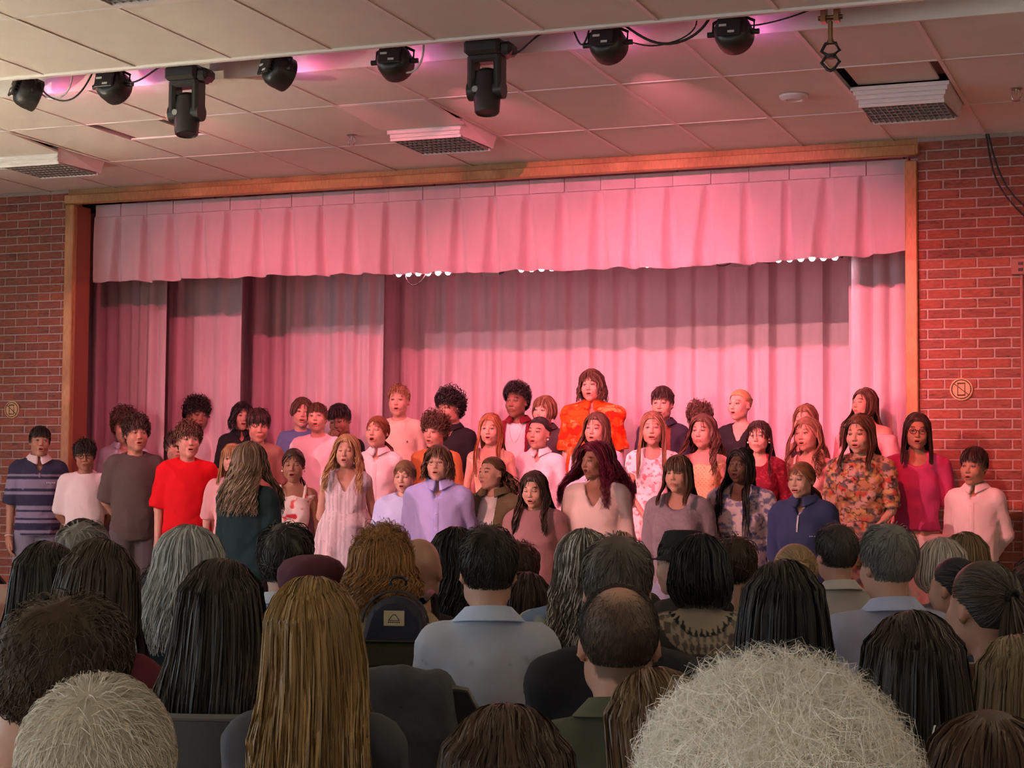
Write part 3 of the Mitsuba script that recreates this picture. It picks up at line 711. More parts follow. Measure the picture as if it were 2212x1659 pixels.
def locks_tied(r, n, k, knot=(0, .105, .035), vol=.005, front=60, side=90, back=142, rad=.0055):
    ph = r.uniform(0, 2 * np.pi, n); d0 = hdir(hairline(ph, front, side, back) * r.uniform(.75, 1.0, n), ph)
    kd = (np.array(knot) - HC) / HR; kd /= np.linalg.norm(kd)
    D = slerp(d0, np.broadcast_to(kd, d0.shape) + r.normal(0, .06, d0.shape), np.linspace(0, 1, k))
    off = .002 + vol * np.sin(np.linspace(0, 1, k) * np.pi * .75) * r.uniform(.5, 1.1, n)[:, None]
    P = HC + D / (np.linalg.norm(D, axis=2, keepdims=True) + 1e-9) * (HR + off[..., None])
    return P, rad * r.uniform(.7, 1.2, n)[:, None] * np.linspace(.6, 1, k)[None]
def locks_tail(r, n, k, start, end, spread=.03, wave=.0, freq=2.5, rad=.006, bow=(0, .05, 0)):
    a, b = np.array(start), np.array(end); w = np.linspace(0, 1, k)[None, :, None]
    e = r.normal(0, 1, (n, 1, 3)) * spread * np.sin(np.clip(w * 1.3, 0, 1) * np.pi * .62 + .12)
    P = a + (b - a) * w + np.array(bow) * np.sin(w * np.pi) + e * (1, 1, .4)
    P[..., 2] += (r.uniform(-.03, .03, (n, 1)) * w[..., 0] ** 2)
    if wave:
        p0 = r.uniform(0, 6.28, (n, 1)); q = 2 * np.pi * freq * w[..., 0] + p0
        P = P + wave * np.stack([np.cos(q), np.sin(q), 0 * q], -1) * np.clip(w * 3, 0, 1)
    return P, rad * r.uniform(.7, 1.3, n)[:, None] * np.concatenate([np.linspace(1, 1.1, k // 2), np.linspace(1.1, .35, k - k // 2)])[None]
def locks_bun(r, n, k, c, R0=.035, rad=.006):
    c = np.array(c); ax = r.normal(0, 1, (n, 3)); ax /= np.linalg.norm(ax, axis=1, keepdims=True)
    q = r.normal(0, 1, (n, 3)); a = np.cross(ax, q); a /= np.linalg.norm(a, axis=1, keepdims=True); b = np.cross(ax, a)
    w = np.linspace(0, 1, k)[None] * r.uniform(2.5, 4.5, n)[:, None]
    P = c + R0 * r.uniform(.55, 1, n)[:, None, None] * (np.cos(w)[..., None] * a[:, None] + np.sin(w)[..., None] * b[:, None])
    return P, rad * np.ones((n, k))
def ribbons(r, P, R, twist=.7):
    """every strand a flat band that lies against the head, with its own small twist"""
    n, k, _ = P.shape
    t = np.gradient(P, axis=1); t /= np.linalg.norm(t, axis=2, keepdims=True) + 1e-12
    c = np.broadcast_to(HC, P.shape).copy(); c[..., 2] = np.minimum(P[..., 2], HC[2])
    o = P - c; o /= np.linalg.norm(o, axis=2, keepdims=True) + 1e-9
    w = np.cross(t, o); w /= np.linalg.norm(w, axis=2, keepdims=True) + 1e-9
    u = np.cross(w, t); a = r.normal(0, twist, n)[:, None, None]
    w = np.cos(a) * w + np.sin(a) * u
    v = np.stack([P - w * R[..., None], P + w * R[..., None]], 2).reshape(-1, 3)
    i = np.arange(k - 1) * 2
    f = np.vstack([np.stack([i, i + 1, i + 3], 1), np.stack([i, i + 3, i + 2], 1)])
    return v, (f[None] + (np.arange(n) * k * 2)[:, None, None]).reshape(-1, 3)
def hair_geo(r, sets, color, capspec=None, vary=.28, tip=1.0, sides=4, cap_color=None, streak=None, rw=None):
    """locks and an under-cap as one mesh with a colour for every lock"""
    V, F, C, n0 = [], [], [], 0
    color = np.asarray(color, float)
    if capspec is not None:
        v, f = cap_mesh(**capspec); V.append(v); F.append(f)
        cc = np.asarray(cap_color if cap_color is not None else color, float)
        C.append(cc * (.8 + .35 * meshkit.noise(v * 70)[:, None])); n0 = len(v)
    for P, R in sets:
        v, f = ribbons(r, P, R * (rw or RIB_W)); n, k = P.shape[:2]
        col = color[None] * r.uniform(1 - vary, 1 + vary, n)[:, None]
        if streak is not None:
            m = r.uniform(0, 1, n) < streak[1]; col[m] = np.asarray(streak[0])[None] * r.uniform(.75, 1.2, m.sum())[:, None]
        g = np.linspace(1, tip, k)
        c = (col[:, None] * g[None, :, None])
        V.append(v); F.append(f + n0); C.append(np.repeat(c.reshape(-1, 3), 2, 0)); n0 += len(v)
    return np.vstack(V), np.vstack(F), np.clip(np.vstack(C), 0, 1)
POS = {
    'C1': (-2.091, -0.55, 0.20, 1.645, 0.945), # s=0.98
    'C2': (-1.539, -0.75, 0.20, 1.546, 0.918), # s=0.92
    'C3': (-1.140, -0.70, 0.20, 1.680, 1.048), # s=1.01
    'C4': (-0.671, -0.75, 0.20, 1.632, 1.031), # s=0.97
    'C5': (-2.083, 0.60, 0.40, 1.775, 1.065), # s=0.93
    'C6': (-1.809, 1.25, 0.60, 1.893, 1.070), # s=0.88
    'C7': (-1.354, 0.20, 0.40, 1.615, 0.989), # s=0.82
    'C8': (-1.359, 1.25, 0.60, 1.898, 0.966), # s=0.88
    'C9': (-0.625, 0.20, 0.40, 1.780, 1.015), # s=0.94
    'C10': (-0.214, -0.90, 0.20, 1.516, 0.880), # s=0.90
    'C12': (0.323, -1.00, 0.20, 1.470, 0.953), # s=0.86
    'C13': (-0.849, 1.35, 0.60, 1.922, 1.022), # s=0.90
    'C14': (-0.387, 0.75, 0.40, 1.853, 0.987), # s=0.99
    'C15': (-0.388, 1.20, 0.60, 1.855, 1.077), # s=0.85
    'C16': (0.725, -1.00, 0.20, 1.566, 0.915), # s=0.93
    'C17': (0.399, 0.20, 0.40, 1.722, 1.022), # s=0.90
    'C18': (0.095, 1.25, 0.60, 2.005, 1.040), # s=0.95
    'C19': (0.743, 0.50, 0.40, 1.739, 0.986), # s=0.91
    'C20': (0.560, 1.25, 0.60, 1.934, 1.071), # s=0.91
    'C21': (1.327, -1.35, 0.00, 1.404, 0.880), # s=0.96
    'C22': (1.687, -1.65, 0.00, 1.474, 0.908), # s=1.00
    'C23': (1.311, 0.20, 0.40, 1.748, 0.939), # s=0.92
    'C24': (1.937, -1.35, 0.00, 1.423, 0.880), # s=0.97
    'C25': (1.124, 1.25, 0.60, 1.986, 1.027), # s=0.94
    'C26': (1.351, 1.25, 0.60, 1.923, 0.960), # s=0.90
    'C27': (1.578, 0.50, 0.40, 1.721, 1.012), # s=0.90
    'C28': (2.355, -1.70, 0.00, 1.327, 0.880), # s=0.90
    'C29': (1.749, 1.25, 0.60, 2.108, 1.012), # s=1.03
    'C30': (2.076, 0.35, 0.40, 1.747, 0.974), # s=0.92
    'C31': (2.706, -1.55, 0.00, 1.494, 0.880), # s=1.02
    'C32': (2.333, 1.20, 0.60, 1.958, 1.026), # s=0.92
    'C33': (2.561, 0.15, 0.40, 1.739, 0.976), # s=0.91
    'C34': (2.572, 1.40, 0.60, 1.849, 0.928), # s=0.85
    'C35': (2.852, 0.45, 0.40, 1.728, 0.989), # s=0.90
    'C36': (2.929, 1.25, 0.60, 1.953, 0.983), # s=0.92
    'C37': (3.326, 0.15, 0.40, 1.689, 0.926), # s=0.88
    'C38': (3.252, -1.65, 0.00, 1.416, 0.912), # s=0.96
    'C39': (3.558, -1.35, 0.00, 1.472, 0.880), # s=1.00
    'C40': (4.003, -1.65, 0.00, 1.392, 0.880), # s=0.95
    'C41': (3.430, 1.25, 0.60, 1.825, 1.000), # s=0.83
    'C42': (3.623, 0.40, 0.40, 1.704, 0.993), # s=0.89
    'C43': (3.985, 0.55, 0.40, 1.930, 0.880), # s=1.04
    'C44': (4.193, -0.80, 0.20, 1.671, 0.990), # s=1.00
    'C45': (4.493, -0.50, 0.20, 1.700, 0.928), # s=1.02
    'C46': (4.858, -0.55, 0.20, 1.476, 0.963), # s=0.87
}
SKIN = dict(fair=(.54, .315, .232), light=(.49, .275, .195), olive=(.41, .225, .150), tan=(.31, .160, .100), brown=(.215, .105, .066), dark=(.105, .052, .034))
HAIRC = dict(black=(.018, .015, .015), dark=(.035, .022, .017), brown=(.085, .046, .027), light=(.19, .105, .055), auburn=(.20, .075, .033), blond=(.42, .26, .12), sandy=(.28, .17, .085), ginger=(.30, .115, .045), wine=(.085, .006, .018), grey=(.30, .29, .26))
def locks_fringe(r, n, k, z_end=.042, spread=48, vol=.014, rad=.006, start=22, side=0.0, jit=.05):
    """strands that fall forward over the forehead"""
    ph = np.radians(r.uniform(-spread, spread, n)); a = hdir(np.radians(r.uniform(start - 8, start + 14, n)), ph * .8 + r.normal(0, jit, n))
    zc = np.clip((z_end + r.normal(0, .008, n) - HC[2]) / HR[2], -.9, .9)
    e = hdir(np.arccos(zc), ph + side + r.normal(0, jit * 1.6, n))
    w = np.linspace(0, 1, k); D = slerp(a, e, w)
    off = .004 + vol * r.uniform(.6, 1.2, n)[:, None] * np.sin(np.clip(w * 1.15, 0, 1) * np.pi * .72)[None]
    return HC + D * (HR + off[..., None]), rad * r.uniform(.7, 1.25, n)[:, None] * np.linspace(1, .4, k)[None]
def hair(kind, color, r, lod=1.0):
    c = HAIRC[color] if isinstance(color, str) else color
    N = lambda n: max(12, int(n * lod * MORE))
    S, cp, kw = [], dict(t=.010, front=60, side=88, back=138, seed=int(r.integers(99))), {}
    if kind == 'crop':        # straight fringe
        cp.update(t=.013); S = [locks_short(r, N(240), 7, .055, .012, forward=.35), locks_fringe(r, N(70), 7, .048)]
    elif kind == 'fluff':     # fuller straight hair falling in the face
        cp.update(t=.018, rough=.02); S = [locks_short(r, N(260), 7, .07, .022, jitter=.5, forward=.25, base=.008, back=142), locks_fringe(r, N(90), 7, .040, 62, vol=.024)]
    elif kind == 'mop':       # wavy mop
        cp.update(t=.020, rough=.03); S = [locks_short(r, N(320), 9, .062, .026, jitter=.7, base=.010, curl=.007, cfreq=1.2, forward=.2), locks_fringe(r, N(80), 8, .046, 58, vol=.026, jit=.16)]
    elif kind == 'curls':
        cp.update(t=.022, rough=.03, front=58); S = [locks_short(r, N(420), 12, .055, .032, jitter=.9, base=.012, curl=.0105, cfreq=2.0, rad=.0052, forward=.25, len_top=1.25), locks_fringe(r, N(50), 8, .052, 55, vol=.030, jit=.2)]
    elif kind == 'afro':
        cp.update(t=.026, rough=.025, front=57, side=84); S = [locks_short(r, N(560), 11, .036, .030, jitter=1.2, base=.012, curl=.0075, cfreq=2.6, rad=.0046, front=57, side=84)]
    elif kind == 'buzz':
        cp.update(t=.008, top_scale=1.6); S = [locks_short(r, N(320), 5, .026, .010, jitter=.5, base=.004, rad=.005, forward=.3, len_top=1.8, side=84)]
    elif kind == 'short':     # neat short cut brushed to the side
        cp.update(t=.011, top_scale=1.7); S = [locks_short(r, N(300), 6, .040, .010, jitter=.3, rad=.0052, forward=.3, sweep=.25, len_top=1.7, side=84), locks_fringe(r, N(46), 6, .062, 45, vol=.014)]
    elif kind == 'curtain':   # parted in the middle, to the ears
        cp.update(t=.014); S = [locks_long(r, N(210), 9, -.015, vol=.018, open_=34, zvar=.012, flare=.004, tip_in=.012), locks_short(r, N(60), 6, .05, .01, front=40)]
    elif kind == 'mediumwave':  # chin-length wavy
        cp.update(t=.018); S = [locks_long(r, N(240), 11, -.095, vol=.024, open_=44, zvar=.025, wave=.010, freq=1.4, flare=.018, tip_in=.010, rad=.0068), locks_fringe(r, N(36), 8, .045, 60, vol=.022, jit=.15)]
    elif kind == 'bob':
        cp.update(t=.012); S = [locks_long(r, N(230), 10, -.13, vol=.016, open_=50, zvar=.012, flare=.012, tip_in=.02)]
    elif kind == 'bangs':     # shoulder length with a full fringe
        cp.update(t=.012); S = [locks_long(r, N(240), 11, -.185, vol=.016, open_=52, zvar=.02, flare=.012, tip_in=.0), locks_fringe(r, N(110), 8, .030, 52, vol=.016)]
    elif kind == 'earbob':
        cp.update(t=.013); S = [locks_long(r, N(210), 9, -.05, vol=.018, open_=42, zvar=.012, flare=.006, tip_in=.02, part=.2), locks_fringe(r, N(60), 7, .045, 50, vol=.016, side=-.25)]
    elif kind == 'shoulder':
        cp.update(t=.012); S = [locks_long(r, N(240), 12, -.20, vol=.015, open_=54, zvar=.02, flare=.012, wave=.003, freq=1)]
    elif kind == 'long':      # straight
        cp.update(t=.011); S = [locks_long(r, N(240), 14, -.32, vol=.013, open_=55, zvar=.05, flare=.012, wave=.004, freq=1.2, hang_y=-.02)]
    elif kind == 'longwave':
        cp.update(t=.013); S = [locks_long(r, N(250), 16, -.30, vol=.017, open_=54, zvar=.05, flare=.028, wave=.011, freq=2.0, rad=.0064, hang_y=-.025)]
    elif kind == 'longcurl':  # loose thick waves
        cp.update(t=.014); S = [locks_long(r, N(260), 18, -.27, vol=.020, open_=56, zvar=.05, flare=.045, wave=.016, freq=2.2, rad=.0068, hang_y=-.02)]
    elif kind == 'big':       # very full, tight curls
        cp.update(t=.030, rough=.03, front=57); S = [locks_long(r, N(800), 20, -.27, vol=.055, open_=58, zvar=.06, flare=.13, wave=.015, freq=5.0, rad=.0032, split=112, yfront=-.112)]
    elif kind == 'braids':
        cp.update(t=.010); S = [locks_long(r, N(130), 24, -.44, vol=.014, open_=50, zvar=.07, flare=.030, wave=.004, freq=12, rad=.0085, split=140)]
    elif kind in ('bun', 'pony', 'ponycurl', 'lowtail', 'halfup', 'sidebraid', 'updo'):
        knot = (0, .112, .045) if kind in ('bun', 'updo') else (0, .108, .02) if kind in ('pony', 'ponycurl') else (0, .098, -.04)
        cp.update(t=.005, front=59, side=90, back=142); S = [locks_tied(r, N(230), 8, knot)]
        if kind in ('bun', 'updo'): S.append(locks_bun(r, N(46), 10, (0, .128, .048), .032))
        if kind == 'pony': S.append(locks_tail(r, N(70), 12, knot, (.0, .10, -.26), .022, .004))
        if kind == 'ponycurl': S.append(locks_tail(r, N(110), 18, (.03, .105, .02), (.085, .06, -.21), .035, .014, 3.2))
        if kind == 'lowtail': S.append(locks_tail(r, N(60), 10, knot, (.03, .10, -.20), .02, .005))
        if kind == 'halfup': S.append(locks_long(r, N(170), 14, -.27, vol=.012, open_=88, zvar=.03, flare=.02, wave=.005, freq=1.5)); S.append(locks_fringe(r, 10, 10, -.03, 60, vol=.02))
        if kind == 'sidebraid':
            S.append(locks_long(r, N(120), 14, -.20, vol=.013, open_=80, zvar=.03, flare=.02, wave=.008, freq=1.5))
            S.append(locks_tail(r, 24, 20, (.085, .02, -.06), (.095, -.065, -.29), .012, .014, 3.5, rad=.0075, bow=(.02, -.02, 0)))
    if kind in ('long', 'longwave', 'longcurl', 'shoulder', 'bob', 'bangs', 'curtain', 'earbob', 'mediumwave', 'braids'):
        S.append(locks_short(r, N(70), 7, .11, .004, front=36, side=42, back=62, crown=(0, -.45, .9), jitter=.16, rad=.0060, base=.0115))
    return hair_geo(r, S, c, cp, sides=3 if lod <= 1 else 4, tip={'longcurl': 1.25, 'longwave': 1.2}.get(kind, 1.0), **kw)

def solid(c):
    c = np.array(c if not isinstance(c, str) else CLOTH[c], float)
    return lambda v: np.tile(c, (len(v), 1))
CLOTH = dict(white=(.74, .72, .70), cream=(.66, .55, .42), black=(.016, .016, .018), charcoal=(.075, .062, .058), red=(.60, .008, .014), grey=(.25, .25, .27), navy=(.030, .042, .105), brown=(.26, .155, .115), blue=(.11, .17, .33),
             rust=(.42, .17, .055), olive=(.115, .10, .052), lavender=(.42, .43, .82), sky=(.48, .58, .86), peach=(.74, .44, .30), mauve=(.24, .135, .14), greymauve=(.27, .24, .30), wine=(.16, .012, .022), magenta=(.44, .055, .17),
             maroon=(.19, .05, .03), pink=(.72, .40, .40), yellow=(.72, .52, .26), paleblue=(.50, .55, .64), tan=(.33, .24, .17), jeans=(.20, .22, .30), slate=(.075, .07, .075), green=(.004, .020, .022))
def ss(a, b, t): t = np.clip((t - a) / (b - a), 0, 1); return t * t * (3 - 2 * t)
def p_rugby(v):
    z = v[:, 2]; c = np.tile((.24, .23, .34), (len(v), 1)); nv = np.array((.030, .032, .070))
    for a, b in ((1.335, 1.52), (1.295, 1.318), (1.205, 1.222), (1.090, 1.180), (1.045, 1.060), (.985, 1.000), (.905, .962), (.868, .884)): c[(z > a) & (z < b)] = nv
    arm = np.abs(v[:, 0]) > .20
    return c
def p_blobs(base, spots, scale, thr, seed, vein=None):
    def fn(v):
        c = np.tile(np.array(base, float), (len(v), 1)); q = v * np.array([1, .7, 1]) * scale
        for i, s in enumerate(spots):
            n = meshkit.fbm(q + 17.7 * i + seed, 2, seed + i); c = c * (1 - ss(thr, thr + .05, n))[:, None] + np.array(s)[None] * ss(thr, thr + .05, n)[:, None]
        if vein is not None:
            n = np.abs(meshkit.fbm(q * 1.1 + 91 + seed, 2, seed + 9) - .5); c = c * ss(.0, .055, n)[:, None] + np.array(vein)[None] * (1 - ss(.0, .055, n))[:, None]
        return c
    return fn
def p_checks(a, b, n, n2=None):
    return lambda v: np.where((((np.sin(v[:, :1] * n) > .35).astype(int) + (np.sin(v[:, 2:] * (n2 or n)) > .35)) > 0), np.array(b), np.array(a)) * 1.0

def rot(yaw=0, pitch=0, roll=0):
    """head turns: yaw to the viewer's right, pitch up, roll"""
    y, p, q = np.radians([yaw, pitch, roll])
    Rz = np.array([[math.cos(y), -math.sin(y), 0], [math.sin(y), math.cos(y), 0], [0, 0, 1]])
    Rx = np.array([[1, 0, 0], [0, math.cos(-p), -math.sin(-p)], [0, math.sin(-p), math.cos(-p)]])
    Ry = np.array([[math.cos(q), 0, math.sin(q)], [0, 1, 0], [-math.sin(q), 0, math.cos(q)]])
    return Rz @ Rx @ Ry
PIV = np.array([0, .030, -.085])
class Person:
    def __init__(self, label, x, y, z0, chin, hs, yaw, pitch, roll, fem, pose, group=None, body_yaw=None, wide=1.0, face=None):
        self.key = thing('person', label, 'person', group)
        base = math.degrees(math.atan2(CAM[0] - x, y - CAM[1])) if face is None else face
        self.B = rot(base + (yaw * .5 if body_yaw is None else body_yaw))
        self.H = self.B.T @ rot(base + yaw, pitch, roll)
        self.o = np.array([x, y, z0]); self.hs = hs; self.fem = fem; self.pose = pose; self.wide = wide
        self.s = (chin - z0 - .015 * hs) / 1.455
        self.r = np.random.default_rng(abs(hash_name(label)))
        self.hc = np.array([0, .030 * self.s - .036 * hs, 1.455 * self.s + .13 * hs])
    def body(self, v): return (np.asarray(v) * self.s) @ self.B.T + self.o
    def head(self, v): return (((np.asarray(v) - PIV) @ self.H.T + PIV) * self.hs + self.hc) @ self.B.T + self.o
    def add(self, name, v, f, c, m='m_cloth', parent=None, label=None):
        return part(parent or self.key, name, mikit.ply((v, f), m, smooth=True, color=np.clip(c, 0, 1)), label)
def hash_name(s):
    h = 7
    for ch in s: h = (h * 131 + ord(ch)) % 2147483647
    return h
def skin_part(p, skin, brow, mouth, fine=True, **kw):
    hv, hf = head_mesh(mouth, p.fem, fine)
    hc = face_colors(hv, skin, brow, mouth, p.fem, **kw)
    bv, bf = body_mesh(p.fem, p.pose, p.wide)
    V = np.vstack([p.head(hv), p.body(bv)]); F = np.vstack([hf, bf + len(hv)])
    p.add('body', V, F, np.vstack([hc, np.tile(np.array(skin), (len(bv), 1))]), 'm_skin')
def glasses_part(p, color=(.02, .015, .015), rad=.0022):
    P, n = [], 0
    t = np.linspace(0, 2 * np.pi, 19)
    ms = []
    for s in (-1, 1):
        ms.append(tubes(np.stack([s * .031 + .0215 * np.cos(t), -.1015 - .004 * np.cos(t) ** 2 * 0 + 0 * t, .007 + .0175 * np.sin(t)], -1)[None], np.full((1, 19), rad), 5))
        ms.append(tubes(np.array([[s * .052, -.1005, .012], [s * .070, -.075, .012], [s * .078, -.02, .010], [s * .079, .012, .006]])[None], np.full((1, 4), rad), 5))
    ms.append(tubes(np.array([[-.010, -.102, .011], [-.004, -.106, .014], [.004, -.106, .014], [.010, -.102, .011]])[None], np.full((1, 4), rad), 5))
    V, F, k = [], [], 0
    for v, f in ms: V.append(v); F.append(f + k); k += len(v)
    p.add('glasses', p.head(np.vstack(V)), np.vstack(F), np.tile(np.array(color), (k, 1)), 'm_hair')
def cut_front(v, f, fn):
    keep = fn(v[f].mean(1)); return v, f[keep]
SHIRTS = {}
def dress_top(p, neck, sleeve, color, hem=.86, grow=.014, h=.0165, flare=0.0, name='shirt', seed=None):
    seed = int(p.r.integers(3)) if seed is None else seed
    v, f = top_mesh(p.fem, p.pose, neck, sleeve, hem, grow, h, p.wide, flare, seed)
    n = vnormals(v, f)
    w = v + n * ((meshkit.fbm(v * 17 + p.r.uniform(0, 50), 2, 3) - .5) * .010)[:, None]
    c = color(v) if callable(color) else solid(color)(v)
    return p.add(name, p.body(w), f, c), v, f
def add_collar(p, color, parent, **kw):
    v, f = collar_mesh(**kw); c = solid(color)(v)
    p.add('collar', p.body(v), f, c, parent=parent)
def add_buttons(p, parent, zs, color=(.7, .7, .72), x=0.0, r=.006):
    v0, f0 = np.array(trimesh.creation.icosphere(1, 1.0).vertices), np.array(trimesh.creation.icosphere(1, 1.0).faces)
    for z in zs:
        sv, sf = SHIRTS[parent]
        near = sv[(np.abs(sv[:, 0] - x) < .02) & (np.abs(sv[:, 2] - z) < .02)]
        y = near[:, 1].min() if len(near) else -.12
        p.add('button', p.body(v0 * r * np.array([1, .5, 1]) + (x, y - .001, z)), f0, np.tile(np.array(color), (len(v0), 1)), parent=parent)
def ribbon_front(p, name, parent, pts, wd, color, th=.003, bsdf='m_cloth'):
    """a narrow band laid down the front of a garment (placket, zip, lapel edge)"""
    sv, sf = SHIRTS[parent]; front = sv[sv[:, 1] < 0]
    tree = cKDTree(front[:, [0, 2]])
    V = []
    for x, z in pts:
        d, i = tree.query([[x, z]], 6); y = front[i[0], 1].min()
        V += [[x - wd / 2, y - th, z], [x + wd / 2, y - th, z], [x + wd / 2, y + .006, z], [x - wd / 2, y + .006, z]]
    V = np.array(V); n = len(pts)
    i, j = np.meshgrid(np.arange(n - 1), np.arange(4), indexing='ij')
    q = np.stack([i * 4 + j, (i + 1) * 4 + j, (i + 1) * 4 + (j + 1) % 4, i * 4 + (j + 1) % 4], -1).reshape(-1, 4)
    p.add(name, p.body(V), np.vstack([q[:, [0, 1, 2]], q[:, [0, 2, 3]], [[0, 1, 2], [0, 2, 3]], [[4 * n - 4, 4 * n - 2, 4 * n - 3], [4 * n - 4, 4 * n - 1, 4 * n - 2]]]), np.tile(np.array(color), (len(V), 1)), bsdf, parent=parent)
def shoes(p, color=(.03, .03, .032)):
    for s in (-1, 1):
        m = trimesh.creation.icosphere(2, 1.0); v = np.array(m.vertices) * (.048, .135, .05); v[:, 2] = np.maximum(v[:, 2], -.035); v += (s * .10, -.045, .037)
        p.add('shoe', p.body(v), np.array(m.faces), np.tile(np.array(color), (len(v), 1)))
def singer(k, label, fem, yaw, pitch, roll, pose, skin, mouth, hk, hc, top, bottom='slate', gl=None, wide=1.0, body_yaw=None, closed=False, extra=None, lod=1.0, brow=None, face=None):
    x, y, z0, chin, hs = POS[k]
    p = Person(label, x, y, z0, chin, hs, yaw, pitch, roll, fem, pose, 'choir singers on the stage' if k != 'C11' else None, body_yaw, wide, face)
    sk = np.array(SKIN[skin]) * p.r.uniform(.95, 1.05)
    hcol = np.array(HAIRC[hc] if isinstance(hc, str) else hc)
    skin_part(p, sk, np.minimum(hcol * .8, sk * .45) if brow is None else brow, mouth, closed=closed)
    v, f, c = hair(hk, hc, p.r, lod)
    p.add('hair', p.head(v), f, c, 'm_hair')
    neck, sleeve, col, kw = top
    kw = dict(kw); coll = kw.pop('collar', None); btn = kw.pop('buttons', None)
    if bottom and bottom.startswith('dress'):
        sv, sf = skirt_mesh(fem, kw.pop('waist', 1.10), .38, kw.pop('skirt', .10))
        kw['hem'] = kw.get('hem', 1.04)
        key, tv, tf = dress_top(p, neck, sleeve, col, name='dress', **kw)
        SHIRTS[key] = (tv, tf)
        p.add('skirt', p.body(sv), sf, col(sv) if callable(col) else solid(col)(sv), parent=key)
    else:
        key, tv, tf = dress_top(p, neck, sleeve, col, **kw); SHIRTS[key] = (tv, tf)
        if bottom:
            bv, bf = trousers_mesh(fem); p.add('trousers', p.body(bv), bf, solid(bottom)(bv))
    if coll: add_collar(p, coll if not isinstance(coll, tuple) else coll, key)
    if btn: add_buttons(p, key, btn)
    if gl: glasses_part(p, *gl)
    shoes(p)
    if extra: extra(p, key)
    return p
POS['C11'] = (0.815, -2.5, 0.0, 1.455, 1.0)
def jacket(color, z0=.88, x_in=.055, long=False, spread=.0, wide_top=.02):
    """an open overshirt over the top"""
    def fn(p, key):
        v, f = top_mesh(p.fem, p.pose, 'collar', 'long' if long else 'short', .85, .024, .0125, p.wide, 0.0, 1)
        lim = lambda q: ~((q[:, 1] < .0) & (np.abs(q[:, 0]) < x_in + spread * (1.42 - q[:, 2]).clip(0)))
        g = lim(v[f].mean(1))
        k = p.add('jacket', p.body(v), f[g], solid(color)(v)); SHIRTS[k] = (v[np.unique(f[g])], None)
        add_collar(p, color, k, rad=.074, flap=.075, open_=1.3)
    return fn
def necklace(p, key, drop=.10, color=(.5, .42, .3)):
    t = np.linspace(-1, 1, 25); sv = SHIRTS[key][0]; fr = sv[sv[:, 1] < 0]; tree = cKDTree(fr[:, [0, 2]])
    P = []
    for a in t:
        x, z = .062 * a, 1.415 - drop * (1 - a * a)
        d, i = tree.query([[x, z]]); y = fr[i[0], 1] - .004 if d[0] < .02 else -.085 - .02 * (1 - a * a)
        P.append([x, y, z])
    v, f = tubes(np.array(P)[None], np.full((1, 25), .0016), 5); p.add('necklace', p.body(v), f, np.tile(np.array(color), (len(v), 1)), 'm_hair')
def earrings(p, key, color=(.75, .7, .62)):
    m = trimesh.creation.icosphere(1, .008)
    for s in (-1, 1): p.add('earring', p.head(np.array(m.vertices) + (s * .080, -.002, -.038)), np.array(m.faces), np.tile(np.array(color), (len(m.vertices), 1)), 'm_hair')
def straps(color, w=.018):
    def fn(p, key):
        for s in (-1, 1):
            pts = np.array([[s * .085, -.112, 1.335], [s * .092, -.098, 1.375], [s * .098, -.055, 1.425], [s * .100, .01, 1.443], [s * .098, .075, 1.41], [s * .09, .108, 1.33]])
            v, f = tubes(pts[None], np.full((1, 6), w * .55), 6, .5); p.add('strap', p.body(v), f, solid(color)(v), parent=key)
    return fn
def bands(color=(.7, .6, .6)):
    def fn(p, key):
        for s in (-1, 1):
            a, b, c = arm_pts(p.pose, s); u = (c - b) / np.linalg.norm(c - b); t = np.linspace(0, 2 * np.pi, 17)
            e1 = np.cross(u, (0, 1, 0)); e1 /= np.linalg.norm(e1); e2 = np.cross(u, e1); q = c - u * .012
            v, f = tubes((q + .030 * (np.cos(t)[:, None] * e1 + np.sin(t)[:, None] * e2))[None], np.full((1, 17), .0055), 5)
            p.add('wristband', p.body(v), f, np.tile(np.array(color), (len(v), 1)))
    return fn
def both(*fs):
    def fn(p, key):
        for g in fs: g(p, key)
    return fn
def zip_front(color, z0, z1):
    return lambda p, key: ribbon_front(p, 'zip', key, [(0, z) for z in np.linspace(z0, z1, 8)], .010, color)
def placket(color, z0=.9, z1=1.41, w=.03):
    return lambda p, key: ribbon_front(p, 'placket', key, [(0, z) for z in np.linspace(z0, z1, 14)], w, color, .0025)
def chest_mark(x, z, w, h, color, name='logo'):
    return lambda p, key: ribbon_front(p, name, key, [(x, z - h / 2), (x, z + h / 2)], w, color, .002)
def tilt_mark(x, z, w, h, color):
    """a short stitched word, too small to read"""
    def fn(p, key):
        for i in range(5): ribbon_front(p, 'stitching', key, [(x - w / 2 + w * i / 4, z - h / 2 * (1 - .3 * (i % 2))), (x - w / 2 + w * i / 4, z + h / 2)], w / 6.5, color, .002)
    return fn
ROSE = p_blobs((.76, .66, .60), ((.70, .10, .085), (.52, .03, .04)), 17, .63, 3, None)
DITSY = p_blobs((.74, .66, .64), ((.45, .16, .17), (.40, .30, .30)), 34, .64, 8)
DOTS = lambda v: np.where(((np.sin(v[:, :1] * 190) * np.sin(v[:, 2:] * 190)) > .72), np.array((.42, .22, .10)), np.array(CLOTH['yellow'])) * 1.0
BLUEFLOWER = p_blobs((.72, .62, .62), ((.13, .15, .30), (.26, .24, .38)), 36, .58, 12)
PATCH = p_blobs((.34, .19, .10), ((.42, .07, .05), (.48, .34, .14), (.11, .11, .12), (.48, .33, .27)), 23, .55, 21, (.025, .015, .014))
ALOHA = p_blobs((.80, .085, .010), ((.85, .24, .08), (.55, .02, .005)), 17, .60, 5, (.62, .03, .006))
SPARK = p_blobs((.16, .010, .022), ((.27, .03, .045),), 60, .60, 4)
